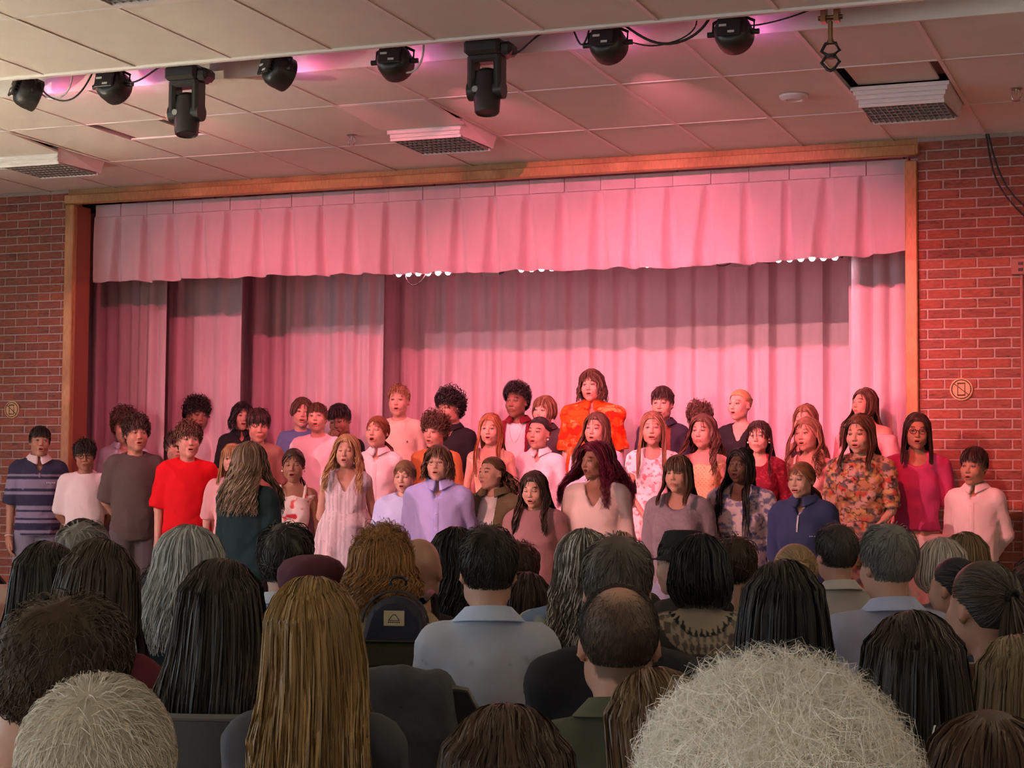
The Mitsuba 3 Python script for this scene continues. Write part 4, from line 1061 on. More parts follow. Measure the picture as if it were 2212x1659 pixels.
RIB = lambda v: np.tile((.68, .60, .62), (len(v), 1)) * (1 - .30 * (np.sin(v[:, :1] * 210) > .55))
FLECK = lambda v: np.tile((.20, .165, .19), (len(v), 1)) * (.8 + .4 * meshkit.noise(v * np.array([180, 180, 400])))[:, None]
# --- row on the left, in front of the brick
singer('C1', 'boy in a navy and grey striped rugby shirt with a white collar, jeans', 0, 8, 3, 2, 'side', 'olive', 'open', 'crop', 'black', ('collar', 'elbow', p_rugby, dict(grow=.026, h=.0078, collar='white', hem=.86)), 'jeans', extra=both(bands(), zip_front((.3, .3, .36), 1.31, 1.42), tilt_mark(.085, 1.268, .055, .014, (.70, .68, .70))), wide=1.05)
singer('C2', 'boy in black-rimmed glasses and a plain white T-shirt with arms behind his back', 0, 0, -6, -3, 'behind', 'tan', 'closed', 'fluff', 'black', ('crew', 'short', solid('white'), dict(grow=.020, hem=.80)), 'charcoal', gl=((.02, .016, .016),))
singer('C3', 'boy with dark curly hair in a dark charcoal T-shirt and grey trousers', 0, 14, 3, 0, 'behind', 'olive', 'open', 'mop', 'dark', ('crew', 'elbow', solid('charcoal'), dict(grow=.028, hem=.82)), 'slate', wide=1.05)
singer('C4', 'boy with brown hair in an oversized bright red T-shirt', 0, 12, 3, 0, 'side', 'fair', 'open', 'mop', 'brown', ('crew', 'elbow', solid('red'), dict(grow=.034, hem=.84)), 'slate', wide=1.05)
singer('C7', 'boy in a dark top mostly hidden behind the red T-shirt', 0, 12, 0, 0, 'side', 'light', 'closed', 'fluff', 'dark', ('crew', 'short', solid('black'), {}))
singer('C10', 'fair girl with a blond fringe in pink, half hidden behind the woman in dark green', 1, -8, 0, 0, 'side', 'fair', 'closed', 'bangs', 'blond', ('crew', 'short', solid('pink'), {}))
singer('C12', 'girl with dark tied-back hair in a white sundress with red flowers', 1, -6, -4, 0, 'side', 'tan', 'open', 'lowtail', 'dark', ('straps', 'none', ROSE, dict(grow=.010, h=.0085)), 'dress', closed=True, extra=both(straps((.76, .66, .60)), earrings))
singer('C16', 'girl with long blond wavy hair in a sleeveless pale pink tiered dress', 1, -10, 0, 2, 'behind', 'fair', 'open', 'longcurl', 'blond', ('vee', 'none', RIB, dict(grow=.016, hem=1.12, waist=1.22, skirt=.13, h=.0085)), 'dress', closed=True)
# --- second row
singer('C9', 'boy with dark tousled hair in a loose brown T-shirt', 0, 8, -8, 0, 'side', 'light', 'closed', 'fluff', 'dark', ('crew', 'short', solid('brown'), dict(grow=.026)), closed=True)
singer('C14', 'boy with a brown straight fringe in a white T-shirt singing with head raised', 0, -10, 10, -3, 'side', 'fair', 'open', 'crop', 'brown', ('crew', 'short', solid('white'), dict(grow=.024)), wide=1.05)
singer('C17', 'girl with hair pulled back in a white button shirt, beside the tall fair boy', 1, -24, 6, 0, 'behind', 'fair', 'wide', 'lowtail', 'auburn', ('collar', 'long', solid('white'), dict(grow=.022, collar='white')), extra=placket((.70, .66, .65)), closed=True)
singer('C19', 'boy with curly brown hair in a rust-brown pullover', 0, -30, -4, 6, 'side', 'light', 'open', 'curls', 'brown', ('crew', 'long', solid('rust'), dict(grow=.022)))
singer('C23', 'girl with long straight ginger hair in a peach sleeveless top', 1, -12, 0, 0, 'side', 'fair', 'open', 'long', 'ginger', ('straps', 'none', solid('peach'), dict(grow=.012)), extra=straps(CLOTH['peach'], .014))
singer('C27', 'girl with sleek black pulled-back hair in a white collared blouse', 1, -26, 2, 4, 'side', 'light', 'open', 'bun', 'black', ('collar', 'long', solid('white'), dict(grow=.022, collar='white')), extra=earrings)
singer('C30', 'girl with long wavy brown hair in pale blue, behind the burgundy curls', 1, -20, 0, 3, 'side', 'light', 'open', 'longwave', 'brown', ('collar', 'long', solid('paleblue'), dict(grow=.018)))
singer('C33', 'girl with long straight brown hair in a white flowered dress with hands clasped', 1, -4, 2, 0, 'front', 'light', 'smile', 'long', 'light', ('scoop', 'cap', DITSY, dict(grow=.012, h=.0085)), 'dress')
singer('C35', 'girl with full dark curly hair in a yellow dotted strapless dress', 1, -20, 0, 0, 'side', 'fair', 'closed', 'longcurl', 'brown', ('strapless', 'none', DOTS, dict(grow=.011, h=.0075)), 'dress')
singer('C37', 'girl with dark half-tied hair in a burgundy glitter top', 1, -12, 0, 0, 'behind', 'fair', 'closed', 'halfup', 'dark', ('scoop', 'long', SPARK, dict(grow=.014, h=.0085)), 'black', extra=earrings)
singer('C42', 'girl with a loose side braid in a pale peach strap top', 1, -28, 0, -3, 'side', 'light', 'open', 'sidebraid', 'light', ('straps', 'none', solid((.72, .50, .42)), dict(grow=.010)), extra=straps((.72, .5, .42)))
# --- top row
singer('C5', 'boy with curly brown hair in a pale jacket, behind the charcoal T-shirt', 0, 4, 0, 0, 'side', 'fair', 'open', 'curls', 'brown', ('collar', 'none', solid('white'), dict(grow=.012)), extra=jacket(CLOTH['paleblue'], long=True))
singer('C6', 'boy with thick black curls in a white shirt, top row by the left curtain', 0, 22, 0, 4, 'side', 'tan', 'closed', 'curls', 'black', ('collar', 'long', solid('white'), dict(grow=.028, collar='white')), wide=1.05)
singer('C8', 'smiling boy with chin-length black hair in a black shirt', 0, 10, 0, 3, 'side', 'light', 'smile', 'mediumwave', 'black', ('collar', 'short', solid('black'), dict(grow=.020, collar='black')))
singer('C13', 'smiling boy with parted brown hair in a blue T-shirt', 0, 4, 2, 4, 'side', 'fair', 'smile', 'curtain', 'brown', ('crew', 'short', solid('blue'), dict(grow=.020)))
singer('C15', 'laughing boy in a black T-shirt with a hand at his mouth', 0, -20, -14, -6, 'mouth', 'tan', 'smile', 'crop', 'black', ('crew', 'short', solid('black'), dict(grow=.018)))
singer('C18', 'tall boy with short sandy hair in a cream long-sleeved top', 0, -12, 2, 0, 'side', 'fair', 'open', 'buzz', 'sandy', ('crew', 'long', solid('cream'), dict(grow=.024)), extra=chest_mark(.082, 1.255, .008, .016, (.05, .03, .08)), wide=1.05)
singer('C20', 'boy with black curls in a black polo shirt looking aside', 0, -42, 0, 0, 'side', 'light', 'closed', 'curls', 'black', ('collar', 'short', solid('black'), dict(grow=.022, collar='black')), wide=1.12)
singer('C25', 'boy with an afro in a white T-shirt and dark red jacket', 0, -26, 2, 0, 'side', 'brown', 'closed', 'afro', 'black', ('crew', 'none', solid('white'), dict(grow=.012)), extra=both(jacket(CLOTH['wine'], x_in=.085, long=True), lambda p, k: necklace(p, k, .15)))
singer('C26', 'girl with a short fair bob in a dark jacket', 0, -28, 0, 4, 'side', 'fair', 'closed', 'earbob', 'light', ('collar', 'none', solid('white'), dict(grow=.010)), extra=jacket((.055, .042, .045), x_in=.028, long=True))
singer('C29', 'tall boy with shoulder-length brown hair in a bright orange patterned shirt', 0, -16, 2, -3, 'side', 'fair', 'open', 'mediumwave', 'brown', ('collar', 'elbow', ALOHA, dict(grow=.034, h=.0085, collar=(.80, .085, .010))), wide=1.22)
singer('C32', 'boy with short dark hair in a maroon shirt with dark sleeves', 0, -14, 0, 0, 'side', 'light', 'smile', 'short', 'dark', ('crew', 'none', solid('maroon'), dict(grow=.012)), extra=jacket((.030, .024, .040), x_in=.075, long=True))
singer('C34', 'boy almost hidden, only messy brown curls showing above the yellow dress', 0, -12, 0, 0, 'side', 'light', 'open', 'curls', 'brown', ('crew', 'short', solid('navy'), {}))
singer('C36', 'fair girl with pinned-up blond hair in a black V-neck top', 1, -32, 2, 0, 'side', 'fair', 'open', 'updo', 'blond', ('vee', 'short', solid('black'), dict(grow=.014)))
singer('C41', 'girl with long hair in thin dark straps, behind the side braid', 1, -20, 0, 0, 'side', 'light', 'closed', 'long', 'light', ('straps', 'none', solid((.07, .03, .035)), dict(grow=.010)), extra=straps((.07, .03, .035)), closed=True)
singer('C43', 'girl with long brown hair in an off-shoulder pink top, top row far right', 1, -44, 6, 0, 'side', 'light', 'closed', 'long', 'brown', ('off', 'elbow', solid('pink'), dict(grow=.016)), closed=True)
# --- right end and front row
singer('C44', 'girl in a dark multicoloured patterned dress with hands clasped low', 1, -20, -5, 0, 'front', 'fair', 'open', 'shoulder', 'brown', ('crew', 'short', PATCH, dict(grow=.022, h=.0078)), 'dress', wide=1.08)
singer('C45', 'girl in glasses and a magenta short-sleeved top with white trousers', 1, 2, -2, 2, 'side', 'olive', 'open', 'shoulder', 'dark', ('scoop', 'short', solid('magenta'), dict(grow=.014, hem=.96)), 'white', gl=((.10, .02, .025),), wide=.95)
singer('C46', 'small boy with a dark fringe in a white button-down shirt at the far right', 0, -24, -3, 3, 'behind', 'olive', 'open', 'crop', 'dark', ('collar', 'long', solid('white'), dict(grow=.024, collar='white', hem=.84)), 'navy', extra=placket((.70, .68, .68), .86))
singer('C21', 'small girl with tied-back hair in a pale blue collarless shirt', 1, -16, -6, 0, 'side', 'fair', 'open', 'lowtail', 'light', ('crew', 'elbow', solid('sky'), dict(grow=.024, buttons=(1.16, 1.23, 1.30, 1.37))), 'navy', closed=True)
singer('C22', 'singer with brown chin-length hair, glasses and a lavender button shirt', 0, -12, 3, 0, 'behind', 'fair', 'open', 'mediumwave', 'brown', ('collar', 'long', solid('lavender'), dict(grow=.028, collar='lavender', buttons=(1.00, 1.09, 1.18, 1.27, 1.36))), 'navy', gl=((.45, .25, .25), .0015), extra=placket((.40, .41, .80)))
singer('C24', 'girl with a curly ponytail in an olive overshirt over a white tee', 1, -46, 2, 0, 'behind', 'fair', 'closed', 'ponycurl', 'brown', ('crew', 'none', solid('white'), dict(grow=.012)), 'slate', extra=jacket('olive', x_in=.060))
singer('C28', 'little girl with long dark wavy hair in a mauve sweater', 1, -18, -10, 0, 'side', 'fair', 'open', 'longwave', 'dark', ('crew', 'long', solid('mauve'), dict(grow=.026, flare=.03)), 'black', closed=True)
singer('C31', 'woman with huge burgundy curls in a cream wrap dress', 1, -46, 0, 0, 'front', 'brown', 'wide', 'big', 'wine', ('vee', 'long', solid((.70, .56, .50)), dict(grow=.016)), 'dress', body_yaw=-14, extra=lambda p, k: necklace(p, k, .09), wide=1.12)
singer('C38', 'girl with a brown fringe in a grey-mauve off-shoulder sweater', 1, -20, 0, 0, 'side', 'light', 'closed', 'bangs', 'brown', ('scoop', 'long', FLECK, dict(grow=.026)), 'jeans')
singer('C39', 'girl with very long dark braids in a white blouse with blue flowers', 1, -22, 2, 0, 'side', 'dark', 'wide', 'braids', 'black', ('scoop', 'long', BLUEFLOWER, dict(grow=.022, h=.0085, hem=.92)), 'jeans')
singer('C40', 'girl with pulled-back auburn hair in a navy half-zip pullover', 1, -30, -3, 0, 'behind', 'fair', 'smile', 'lowtail', 'auburn', ('collar', 'long', solid('navy'), dict(grow=.028, collar=(.030, .042, .105))), 'slate', extra=both(zip_front((.62, .60, .62), 1.26, 1.42), tilt_mark(.105, 1.235, .05, .006, (.6, .6, .65))))
# --- the conductor, seen from behind
singer('C11', 'woman with long wavy grey-brown hair in a dark green sweater facing the choir', 1, 0, 0, 0, 'front', 'fair', 'closed', 'longcurl', (.11, .092, .056), ('crew', 'long', solid('green'), dict(grow=.026)), 'black', face=172, wide=1.12, lod=1.4)
APOS = {
    'A1': (5.036, -10.427, 1.009), # Z 1.98 s=0.82
    'A2': (4.636, -9.916, 1.059), # Z 2.60 s=0.91
    'A3': (3.552, -8.218, 1.047), # Z 4.57 s=0.89
    'A4': (3.007, -7.648, 1.026), # Z 5.29 s=0.85
    'A5': (1.543, -5.306, 1.040), # Z 8.00 s=0.87
    'A6': (2.321, -6.459, 1.045), # Z 6.65 s=0.88
    'A7': (3.399, -7.503, 1.077), # Z 5.29 s=0.94
    'A8': (4.057, -8.462, 1.018), # Z 4.16 s=0.83
    'A9': (3.209, -6.550, 1.056), # Z 6.25 s=0.90
    'A10': (3.512, -6.933, 0.961), # Z 5.78 s=0.73
    'A12': (4.495, -8.838, 1.012), # Z 3.65 s=0.82
    'A13': (3.711, -7.562, 0.783), # Z 5.11 s=0.41
    'A14': (3.776, -6.982, 1.073), # Z 5.64 s=0.93
    'A15': (3.677, -6.467, 1.037), # Z 6.16 s=0.87
    'A16': (3.417, -5.515, 1.034), # Z 7.14 s=0.86
    'A17': (4.256, -7.287, 1.082), # Z 5.19 s=0.95
    'A18': (3.234, -4.313, 0.932), # Z 8.32 s=0.68
    'A19': (3.874, -5.943, 0.885), # Z 6.57 s=0.59
    'A20': (4.198, -6.252, 1.053), # Z 6.17 s=0.90
    'A21': (3.845, -4.697, 1.029), # Z 7.75 s=0.85
    'A22': (4.850, -7.948, 1.079), # Z 4.36 s=0.94
    'A23': (5.095, -8.711, 1.021), # Z 3.56 s=0.84
    'A24': (5.274, -9.071, 0.896), # Z 3.15 s=0.61
    'A25': (5.277, -9.802, 0.898), # Z 2.47 s=0.62
    'A26': (5.794, -10.441, 1.059), # Z 1.70 s=0.91
    'A27': (4.183, -4.914, 1.046), # Z 7.43 s=0.88
    'A28': (4.544, -6.020, 1.037), # Z 6.27 s=0.87
    'A29': (4.323, -4.608, 0.984), # Z 7.66 s=0.77
    'A30': (5.281, -8.062, 1.033), # Z 4.10 s=0.86
    'A31': (4.773, -5.523, 1.003), # Z 6.65 s=0.81
    'A32': (4.761, -4.636, 1.049), # Z 7.48 s=0.89
    'A33': (5.253, -6.387, 1.086), # Z 5.67 s=0.96
    'A34': (5.154, -4.375, 0.994), # Z 7.58 s=0.79
    'A35': (5.164, -3.658, 1.001), # Z 8.25 s=0.80
    'A36': (5.307, -5.116, 0.949), # Z 6.83 s=0.71
    'A37': (5.664, -7.453, 1.029), # Z 4.53 s=0.85
    'A38': (5.666, -8.695, 0.969), # Z 3.37 s=0.75
    'A39': (5.802, -8.069, 0.884), # Z 3.90 s=0.59
    'A40': (5.835, -8.990, 0.820), # Z 3.02 s=0.48
    'A41': (2.351, -7.105, 0.916), # Z 6.03 s=0.65
    'A42': (5.700, -6.297, 0.984), # Z 5.59 s=0.77
    'A44': (1.653, -4.827, 0.828), # Z 8.39 s=0.49
}
# ---------------------------------------------------------------- the audience, seen from behind
def seat_legs(h=.042):
    k = ('seatlegs', h)
    if k in _cl: return _cl[k]
    xs, ys, zs = axis(-.26, .26, h), axis(-.66, .18, h), axis(.34, 1.0, h)
    G = grid(xs, ys, zs)
    d = np.maximum(torso_sdf(G, 0) - .006, G[2] - .97)
    for s in (-1, 1):
        d = smin(d, cap(G, (s * .085, .0, .915), (s * .13, -.42, .925), .088, .066), .03)
        d = smin(d, cap(G, (s * .13, -.42, .91), (s * .14, -.44, .45), .062, .050), .03)
        d = smin(d, ell(G, (s * .14, -.50, .41), (.048, .125, .045)), .03)
    _cl[k] = surfnet(d, xs, ys, zs); return _cl[k]
_sit = {}
def sit_body(fem):
    if fem not in _sit:
        h = .027
        xs, ys, zs = axis(-.32, .32, h), axis(-.34, .20, h), axis(.82, 1.50, h)
        G = grid(xs, ys, zs)
        d = smin(torso_sdf(G, fem), cap(G, (0, .030, 1.43), (0, .026, 1.50), .052 - .007 * fem), .035)
        for s in (-1, 1): d = smin(d, arm_sdf(G, 'lap', s, 0, fem), .035)
        v, f = surfnet(d, xs, ys, zs); V, F = [v], [f]
        for s in (-1, 1):
            hv, hf = place_hand('lap', s, .6); F.append(hf + sum(map(len, V))); V.append(hv)
        _sit[fem] = np.vstack(V), np.vstack(F)
    return _sit[fem]
# chair: black seat and back on a steel frame, shared by every copy
mat('m_darkmetal', (.10, .10, .10), .4)
def chair_parts():
    a = np.linspace(-1, 1, 15)
    def shell(z0, z1, y, bow, w, th):
        u, v = np.meshgrid(a, np.linspace(0, 1, 9), indexing='ij')
        k = np.clip((np.abs(u) - .80) / .20, 0, 1); zt = z1 - .05 * k ** 2
        P = np.stack([u * w, y + bow * (1 - u * u) - .02 * (1 - v), z0 + (zt - z0) * v], -1)
        n = 15 * 9; i, j = np.meshgrid(np.arange(14), np.arange(8), indexing='ij')
        q = np.stack([i * 9 + j, (i + 1) * 9 + j, (i + 1) * 9 + j + 1, i * 9 + j + 1], -1).reshape(-1, 4)
        m = trimesh.Trimesh(np.vstack([P.reshape(-1, 3), (P + (0, th, 0)).reshape(-1, 3)]), np.vstack([q[:, [0, 1, 2]], q[:, [0, 2, 3]], q[:, [0, 2, 1]] + n, q[:, [0, 3, 2]] + n]), process=False)
        b = [c for c in range(8)] ; edge = []
        loop = [j for j in range(9)] + [i * 9 + 8 for i in range(1, 15)] + [14 * 9 + j for j in range(7, -1, -1)] + [i * 9 for i in range(13, 0, -1)]
        for p, q2 in zip(loop, loop[1:] + loop[:1]): edge += [[p, q2, q2 + n], [p, q2 + n, p + n]]
        return trimesh.Trimesh(m.vertices, np.vstack([m.faces, edge]), process=False), P
    back, P = shell(.50, .80, .215, .03, .215, .016)
    rail = tube([tuple(P[i, 8] + (0, .008, .006)) for i in range(15)], .008, 6)
    out = {'seat': (moved(bevbox(.43, .42, .045, .015), 0, 0, .425), 'm_black'), 'backrest': (back, 'm_black'), 'top_rail': (rail, 'm_darkmetal')}
    for i, (x, y) in enumerate(((-.19, -.18), (.19, -.18), (-.19, .18), (.19, .18))):
        out['leg' + ('' if i == 0 else '_%03d' % i)] = (tube([(x, y, .41), (x * 1.08, y * 1.12, 0.012)], .011, 8), 'm_greymetal')
    for i, s in enumerate((-1, 1)):
        out['post' + ('' if i == 0 else '_%03d' % i)] = (tube([(s * .19, .17, .41), (s * .195, .215, .54), (s * .195, .235, .72)], .010, 8), 'm_greymetal')
    return {k: mikit.ply(m, b, smooth=35) for k, (m, b) in out.items()}
CHAIR = chair_parts()
def chair(x, y, rz, zs, label):
    k = thing('chair', label, 'chair', 'audience chairs')
    for n, d in CHAIR.items(): scene[k + '__' + n] = dict(d, to_world=T().translate([x, y, 0]).rotate([0, 0, 1], rz).scale([1, 1, zs]))
def hair2(kind, color, r, lod):
    c = np.array(HAIRC[color] if isinstance(color, str) else color); c = c * (.55 + .45 * np.clip(c.max() / .3, 0, 1)); N = lambda n: max(12, int(n * lod * 2.5)); kw = {}
    cp = dict(t=.012, front=60, side=86, back=146, seed=int(r.integers(99)))
    if kind == 'straight':   S = [locks_long(r, N(330), 11, -.38, vol=.020, open_=50, zvar=.05, flare=.028, wave=.004, freq=1.2, rad=.0050, split=58)]
    elif kind == 'golden':   S = [locks_long(r, N(420), 14, -.56, vol=.020, open_=50, zvar=.06, flare=.030, wave=.007, freq=1.6, rad=.0046, split=52)]; kw = dict(streak=(np.array(c) * 1.6, .25), tip=1.25)
    elif kind == 'wavyback': S = [locks_long(r, N(330), 14, -.30, vol=.026, open_=50, zvar=.05, flare=.040, wave=.011, freq=2.2, rad=.0052, split=58)]
    elif kind == 'greylong': S = [locks_long(r, N(340), 12, -.20, vol=.026, open_=50, zvar=.035, flare=.040, wave=.010, freq=1.4, rad=.0048, tip_in=.02, split=58)]; kw = dict(streak=((.50, .52, .50), .35))
    elif kind == 'silverside': S = [locks_long(r, N(330), 15, -.34, vol=.024, open_=50, zvar=.05, flare=.030, wave=.012, freq=3.2, rad=.0048, split=58)]; kw = dict(streak=((.62, .60, .55), .35))
    elif kind == 'bobback':  S = [locks_long(r, N(300), 9, -.10, vol=.026, open_=46, zvar=.018, flare=.018, tip_in=.035, wave=.004, rad=.0052, split=40)]
    elif kind == 'silverbob': S = [locks_long(r, N(280), 9, -.085, vol=.024, open_=46, zvar=.012, flare=.016, tip_in=.03, rad=.0050, split=40)]
    elif kind == 'shag':     S = [locks_short(r, N(420), 8, .075, .024, jitter=.5, base=.008, rad=.0050, back=150)]; cp.update(t=.016, rough=.02, back=148)
    elif kind == 'neat':     S = [locks_short(r, N(700), 6, .034, .009, jitter=.35, rad=.0034, forward=.2, len_top=1.9, side=84, back=144)]; cp.update(t=.007, top_scale=1.8)
    elif kind == 'fine':     # short fine hair, every strand
        S = [locks_short(r, N(2600), 4, .030, .010, jitter=.40, rad=.0013, forward=.2, side=86, back=146, base=.004)]; cp.update(t=.004)
    elif kind == 'tousle':   S = [locks_short(r, N(1100), 7, .045, .013, jitter=.5, rad=.0022, curl=.004, cfreq=1.0, len_top=1.3, base=.004, forward=.2, back=142)]; cp.update(t=.010, rough=.015)
    elif kind == 'whitefluff':
        S = [locks_short(r, N(4000), 8, .075, .048, jitter=.9, rad=.0008, curl=.0085, cfreq=1.9, base=.004, side=90, back=150, even=True)]; cp.update(t=.004)
    elif kind == 'stubble':  S = [locks_short(r, N(2600), 4, .012, .003, jitter=.4, rad=.0010, side=86, back=148, base=.0015)]; cp = None
    elif kind == 'ring':     S = [locks_short(r, N(900), 5, .018, .005, jitter=.4, rad=.0018, side=88, back=148, base=.002)]; cp = None
    elif kind == 'redcurl':  S = [locks_short(r, N(560), 11, .060, .030, jitter=.8, rad=.0036, curl=.010, cfreq=1.6, base=.008, len_top=1.0, side=92, back=150), locks_long(r, N(330), 14, -.115, vol=.034, open_=50, zvar=.03, flare=.030, wave=.013, freq=2.6, rad=.0042, split=40)]; cp.update(t=.020, rough=.03); kw = dict(streak=(np.array(c) * 1.5, .2))
    elif kind in ('ponyback', 'updoback', 'bunlow'):
        kn = (0, .112, .045) if kind == 'ponyback' else (0, .118, .03)
        S = [locks_tied(r, N(520), 10, kn, vol=.004, rad=.0036)]; cp.update(t=.004)
        if kind == 'ponyback': S.append(locks_tail(r, N(110), 16, (0, .118, .04), (0, .155, -.26), .026, .003, 1.5, rad=.0045, bow=(0, .03, 0)))
        else: S.append(locks_bun(r, N(90), 10, (0, .125, .035), .040, .005))
        kw = dict(streak=(np.array(c) * 1.7, .2))
    elif kind == 'curlback': S = [locks_long(r, N(420), 16, -.30, vol=.034, open_=50, zvar=.05, flare=.055, wave=.015, freq=2.6, rad=.0055, split=58)]; cp.update(t=.018); kw = dict(streak=(np.array(c) * 1.8, .2))
    else: S = []; cp = None
    if kind in ('stubble', 'ring'):   # keep only strands outside the bare crown
        P, R = S[0]; d = (P[:, 0] - HC) / HR; d /= np.linalg.norm(d, axis=1, keepdims=True)
        cr = np.array([0, .28, .96]) / np.linalg.norm([0, .28, .96]); a = np.degrees(np.arccos((d @ cr).clip(-1, 1)))
        keep = r.uniform(0, 1, len(P)) < ss(8, 50, a) if kind == 'stubble' else a > 78
        S = [(P[keep], R[keep])]
    if kind in ('straight', 'golden', 'wavyback', 'greylong', 'silverside', 'bobback', 'silverbob', 'curlback'):   # strands over the crown
        S.append(locks_short(r, N(110), 7, .125, .004, front=38, side=44, back=62, crown=(0, -.45, .9), jitter=.16, rad=.0055, base=.0125))
    if not S: return None
    return hair_geo(r, S, c, cp, sides=3, rw=.48, **kw)
def viewer(k, label, fem, hk, hc, top, skin='fair', yaw=0, pitch=0, roll=0, lod=1.0, bottom=(.03, .035, .05), stand=None, extra=None, wide=1.0, scalp=None, hs=1.0, look=None, body_yaw=None, chair_on=True, dz=0.0, chair_up=1.0):
    x, y, chin = APOS[k]; chin += dz
    tx, ty = look or (1.8, .0)
    face = math.degrees(math.atan2(tx - x, -(ty - y)))
    s = min(max((chin - .54 - .015 * hs) / .555, .74), 1.04)
    z0 = chin - 1.455 * s - .015 * hs if stand is None else stand
    p = Person(label, x, y, z0, chin, hs, yaw, pitch, roll, fem, 'lap', 'audience seen from behind', body_yaw, wide, face)
    sk = np.array(SKIN[skin]); r = p.r
    hv, hf = head_mesh('closed', fem, False)
    hcol = face_colors(hv, sk, sk * .4, 'closed', fem)
    if scalp is not None:
        d = (hv - HC) / HR; d /= np.linalg.norm(d, axis=1, keepdims=True); cr = np.array([0, .28, .96]) / np.linalg.norm([0, .28, .96])
        a = np.degrees(np.arccos((d @ cr).clip(-1, 1))); low = hairline(np.arctan2(d[:, 0], -d[:, 1]), 60, 86, 148)
        m = ss(2, 48, a) * (np.arccos(d[:, 2].clip(-1, 1)) < low) * scalp[1]
        hcol = hcol * (1 - m[:, None]) + np.array(scalp[0]) * m[:, None]
    bv, bf = sit_body(fem)
    V = np.vstack([p.head(hv), p.body(bv)]); F = np.vstack([hf, bf + len(hv)])
    p.add('body', V, F, np.vstack([hcol, np.tile(sk, (len(bv), 1))]), 'm_skin')
    h = hair2(hk, hc, r, lod)
    if h is not None: p.add('hair', p.head(h[0]), h[1], h[2], 'm_hair')
    neck, sleeve, col, kw = top; kw = dict(kw); coll = kw.pop('collar', None); kw.setdefault('h', .0190)
    key, tv, tf = dress_top(p, neck, sleeve, col, hem=.86, **kw); SHIRTS[key] = (tv, tf)
    if coll is not None: add_collar(p, coll, key, rad=.066, flap=.078, stand=.036, z=1.452)
    lv, lf = seat_legs(); p.add('trousers', p.body(lv), lf, solid(bottom)(lv))
    if extra: extra(p, key)
    if chair_on and stand is None:
        hipz = z0 + .90 * s - .095 * s
        w = p.o + p.B @ np.array([0, .03, 0]) * 0
        deg = math.degrees(math.atan2(p.B[1, 0], p.B[0, 0]))
        chair(x, y, deg, chair_up * float(np.clip((hipz) / .4475, .55, 1.05)), 'chair of the ' + ' '.join(label.replace(',', '').split()[:12]))
    return p
def seam(col, z=1.335, dark=.72):
    """back yoke seam of a shirt"""
    c0 = solid(col)
    return lambda v: c0(v) * (1 - (1 - dark) * ((np.abs(v[:, 2] - z) < .007) & (v[:, 1] > .03)))[:, None]
def p_fine(a, b, n):
    return lambda v: np.where(((np.sin(v[:, :1] * n) > .45) | (np.sin(v[:, 2:] * n) > .45)), np.array(b), np.array(a)) * 1.0
def p_lines(a, b, n): return lambda v: np.where(np.sin(v[:, 2:] * n) > .3, np.array(b), np.array(a)) * 1.0
def p_fairisle(v):
    """round yoke: cream at the neck, rows of dark and cream motifs, then charcoal"""
    x, y, z = v.T; d = np.hypot(np.hypot(x, y - .02), (1.46 - z) * .9); a = np.arctan2(x, y) * 1.0
    c = np.tile((.055, .052, .050), (len(v), 1)); cream = np.array((.44, .38, .30)); dk = np.array((.02, .02, .022)); gr = np.array((.17, .15, .14))
    tooth = np.abs(((a * 15 / np.pi) % 1) - .5) * 2; tooth2 = np.abs(((a * 13 / np.pi + .5) % 1) - .5) * 2
    c[d < .105] = cream
    m = (d >= .105) & (d < .130); c[m] = np.where((tooth < (d - .105) / .025)[:, None], dk, cream)[m]
    m = (d >= .130) & (d < .150); c[m] = np.where((tooth2 > .45)[:, None], cream, gr)[m]
    m = (d >= .150) & (d < .185); c[m] = np.where((tooth < .5 + .3 * np.cos((d - .150) / .035 * 6.28))[:, None], cream * .9, gr * .6)[m]
    m = (d >= .225) & (d < .237); c[m] = np.where((tooth2 > .5)[:, None], cream * .8, dk)[m]
    return c
WASHED = p_blobs((.46, .54, .54), ((.12, .24, .44), (.62, .62, .30), (.20, .32, .50)), 12, .50, 33)
SCARF = p_blobs((.030, .042, .085), ((.45, .45, .50),), 26, .60, 44)
TEALPRINT = p_blobs((.030, .085, .075), ((.40, .40, .36),), 15, .64, 51)
def beret(p):
    """soft round wool hat"""
    k = thing('beret', 'round plum-purple wool beret worn among the audience', 'hat')
    prof = [(0, .120), (.05, .118), (.088, .103), (.108, .075), (.112, .050), (.106, .022), (.095, .002), (.088, -.012), (.080, -.012)]
    m = lathe(prof, 40); v = np.array(m.vertices) * (1.0, 1.12, 1.0) + (0, .022, .028)
    n = meshkit.fbm(v * 26, 3, 5)[:, None] - .5; v = v + (v - (0, .02, 0)) * n * .10
    c = np.tile((.085, .028, .045), (len(v), 1)) * (.75 + .5 * meshkit.noise(v * 300))[:, None]
    scene[k] = mikit.ply((p.head(v), np.array(m.faces)), 'm_cloth', smooth=True, color=c)
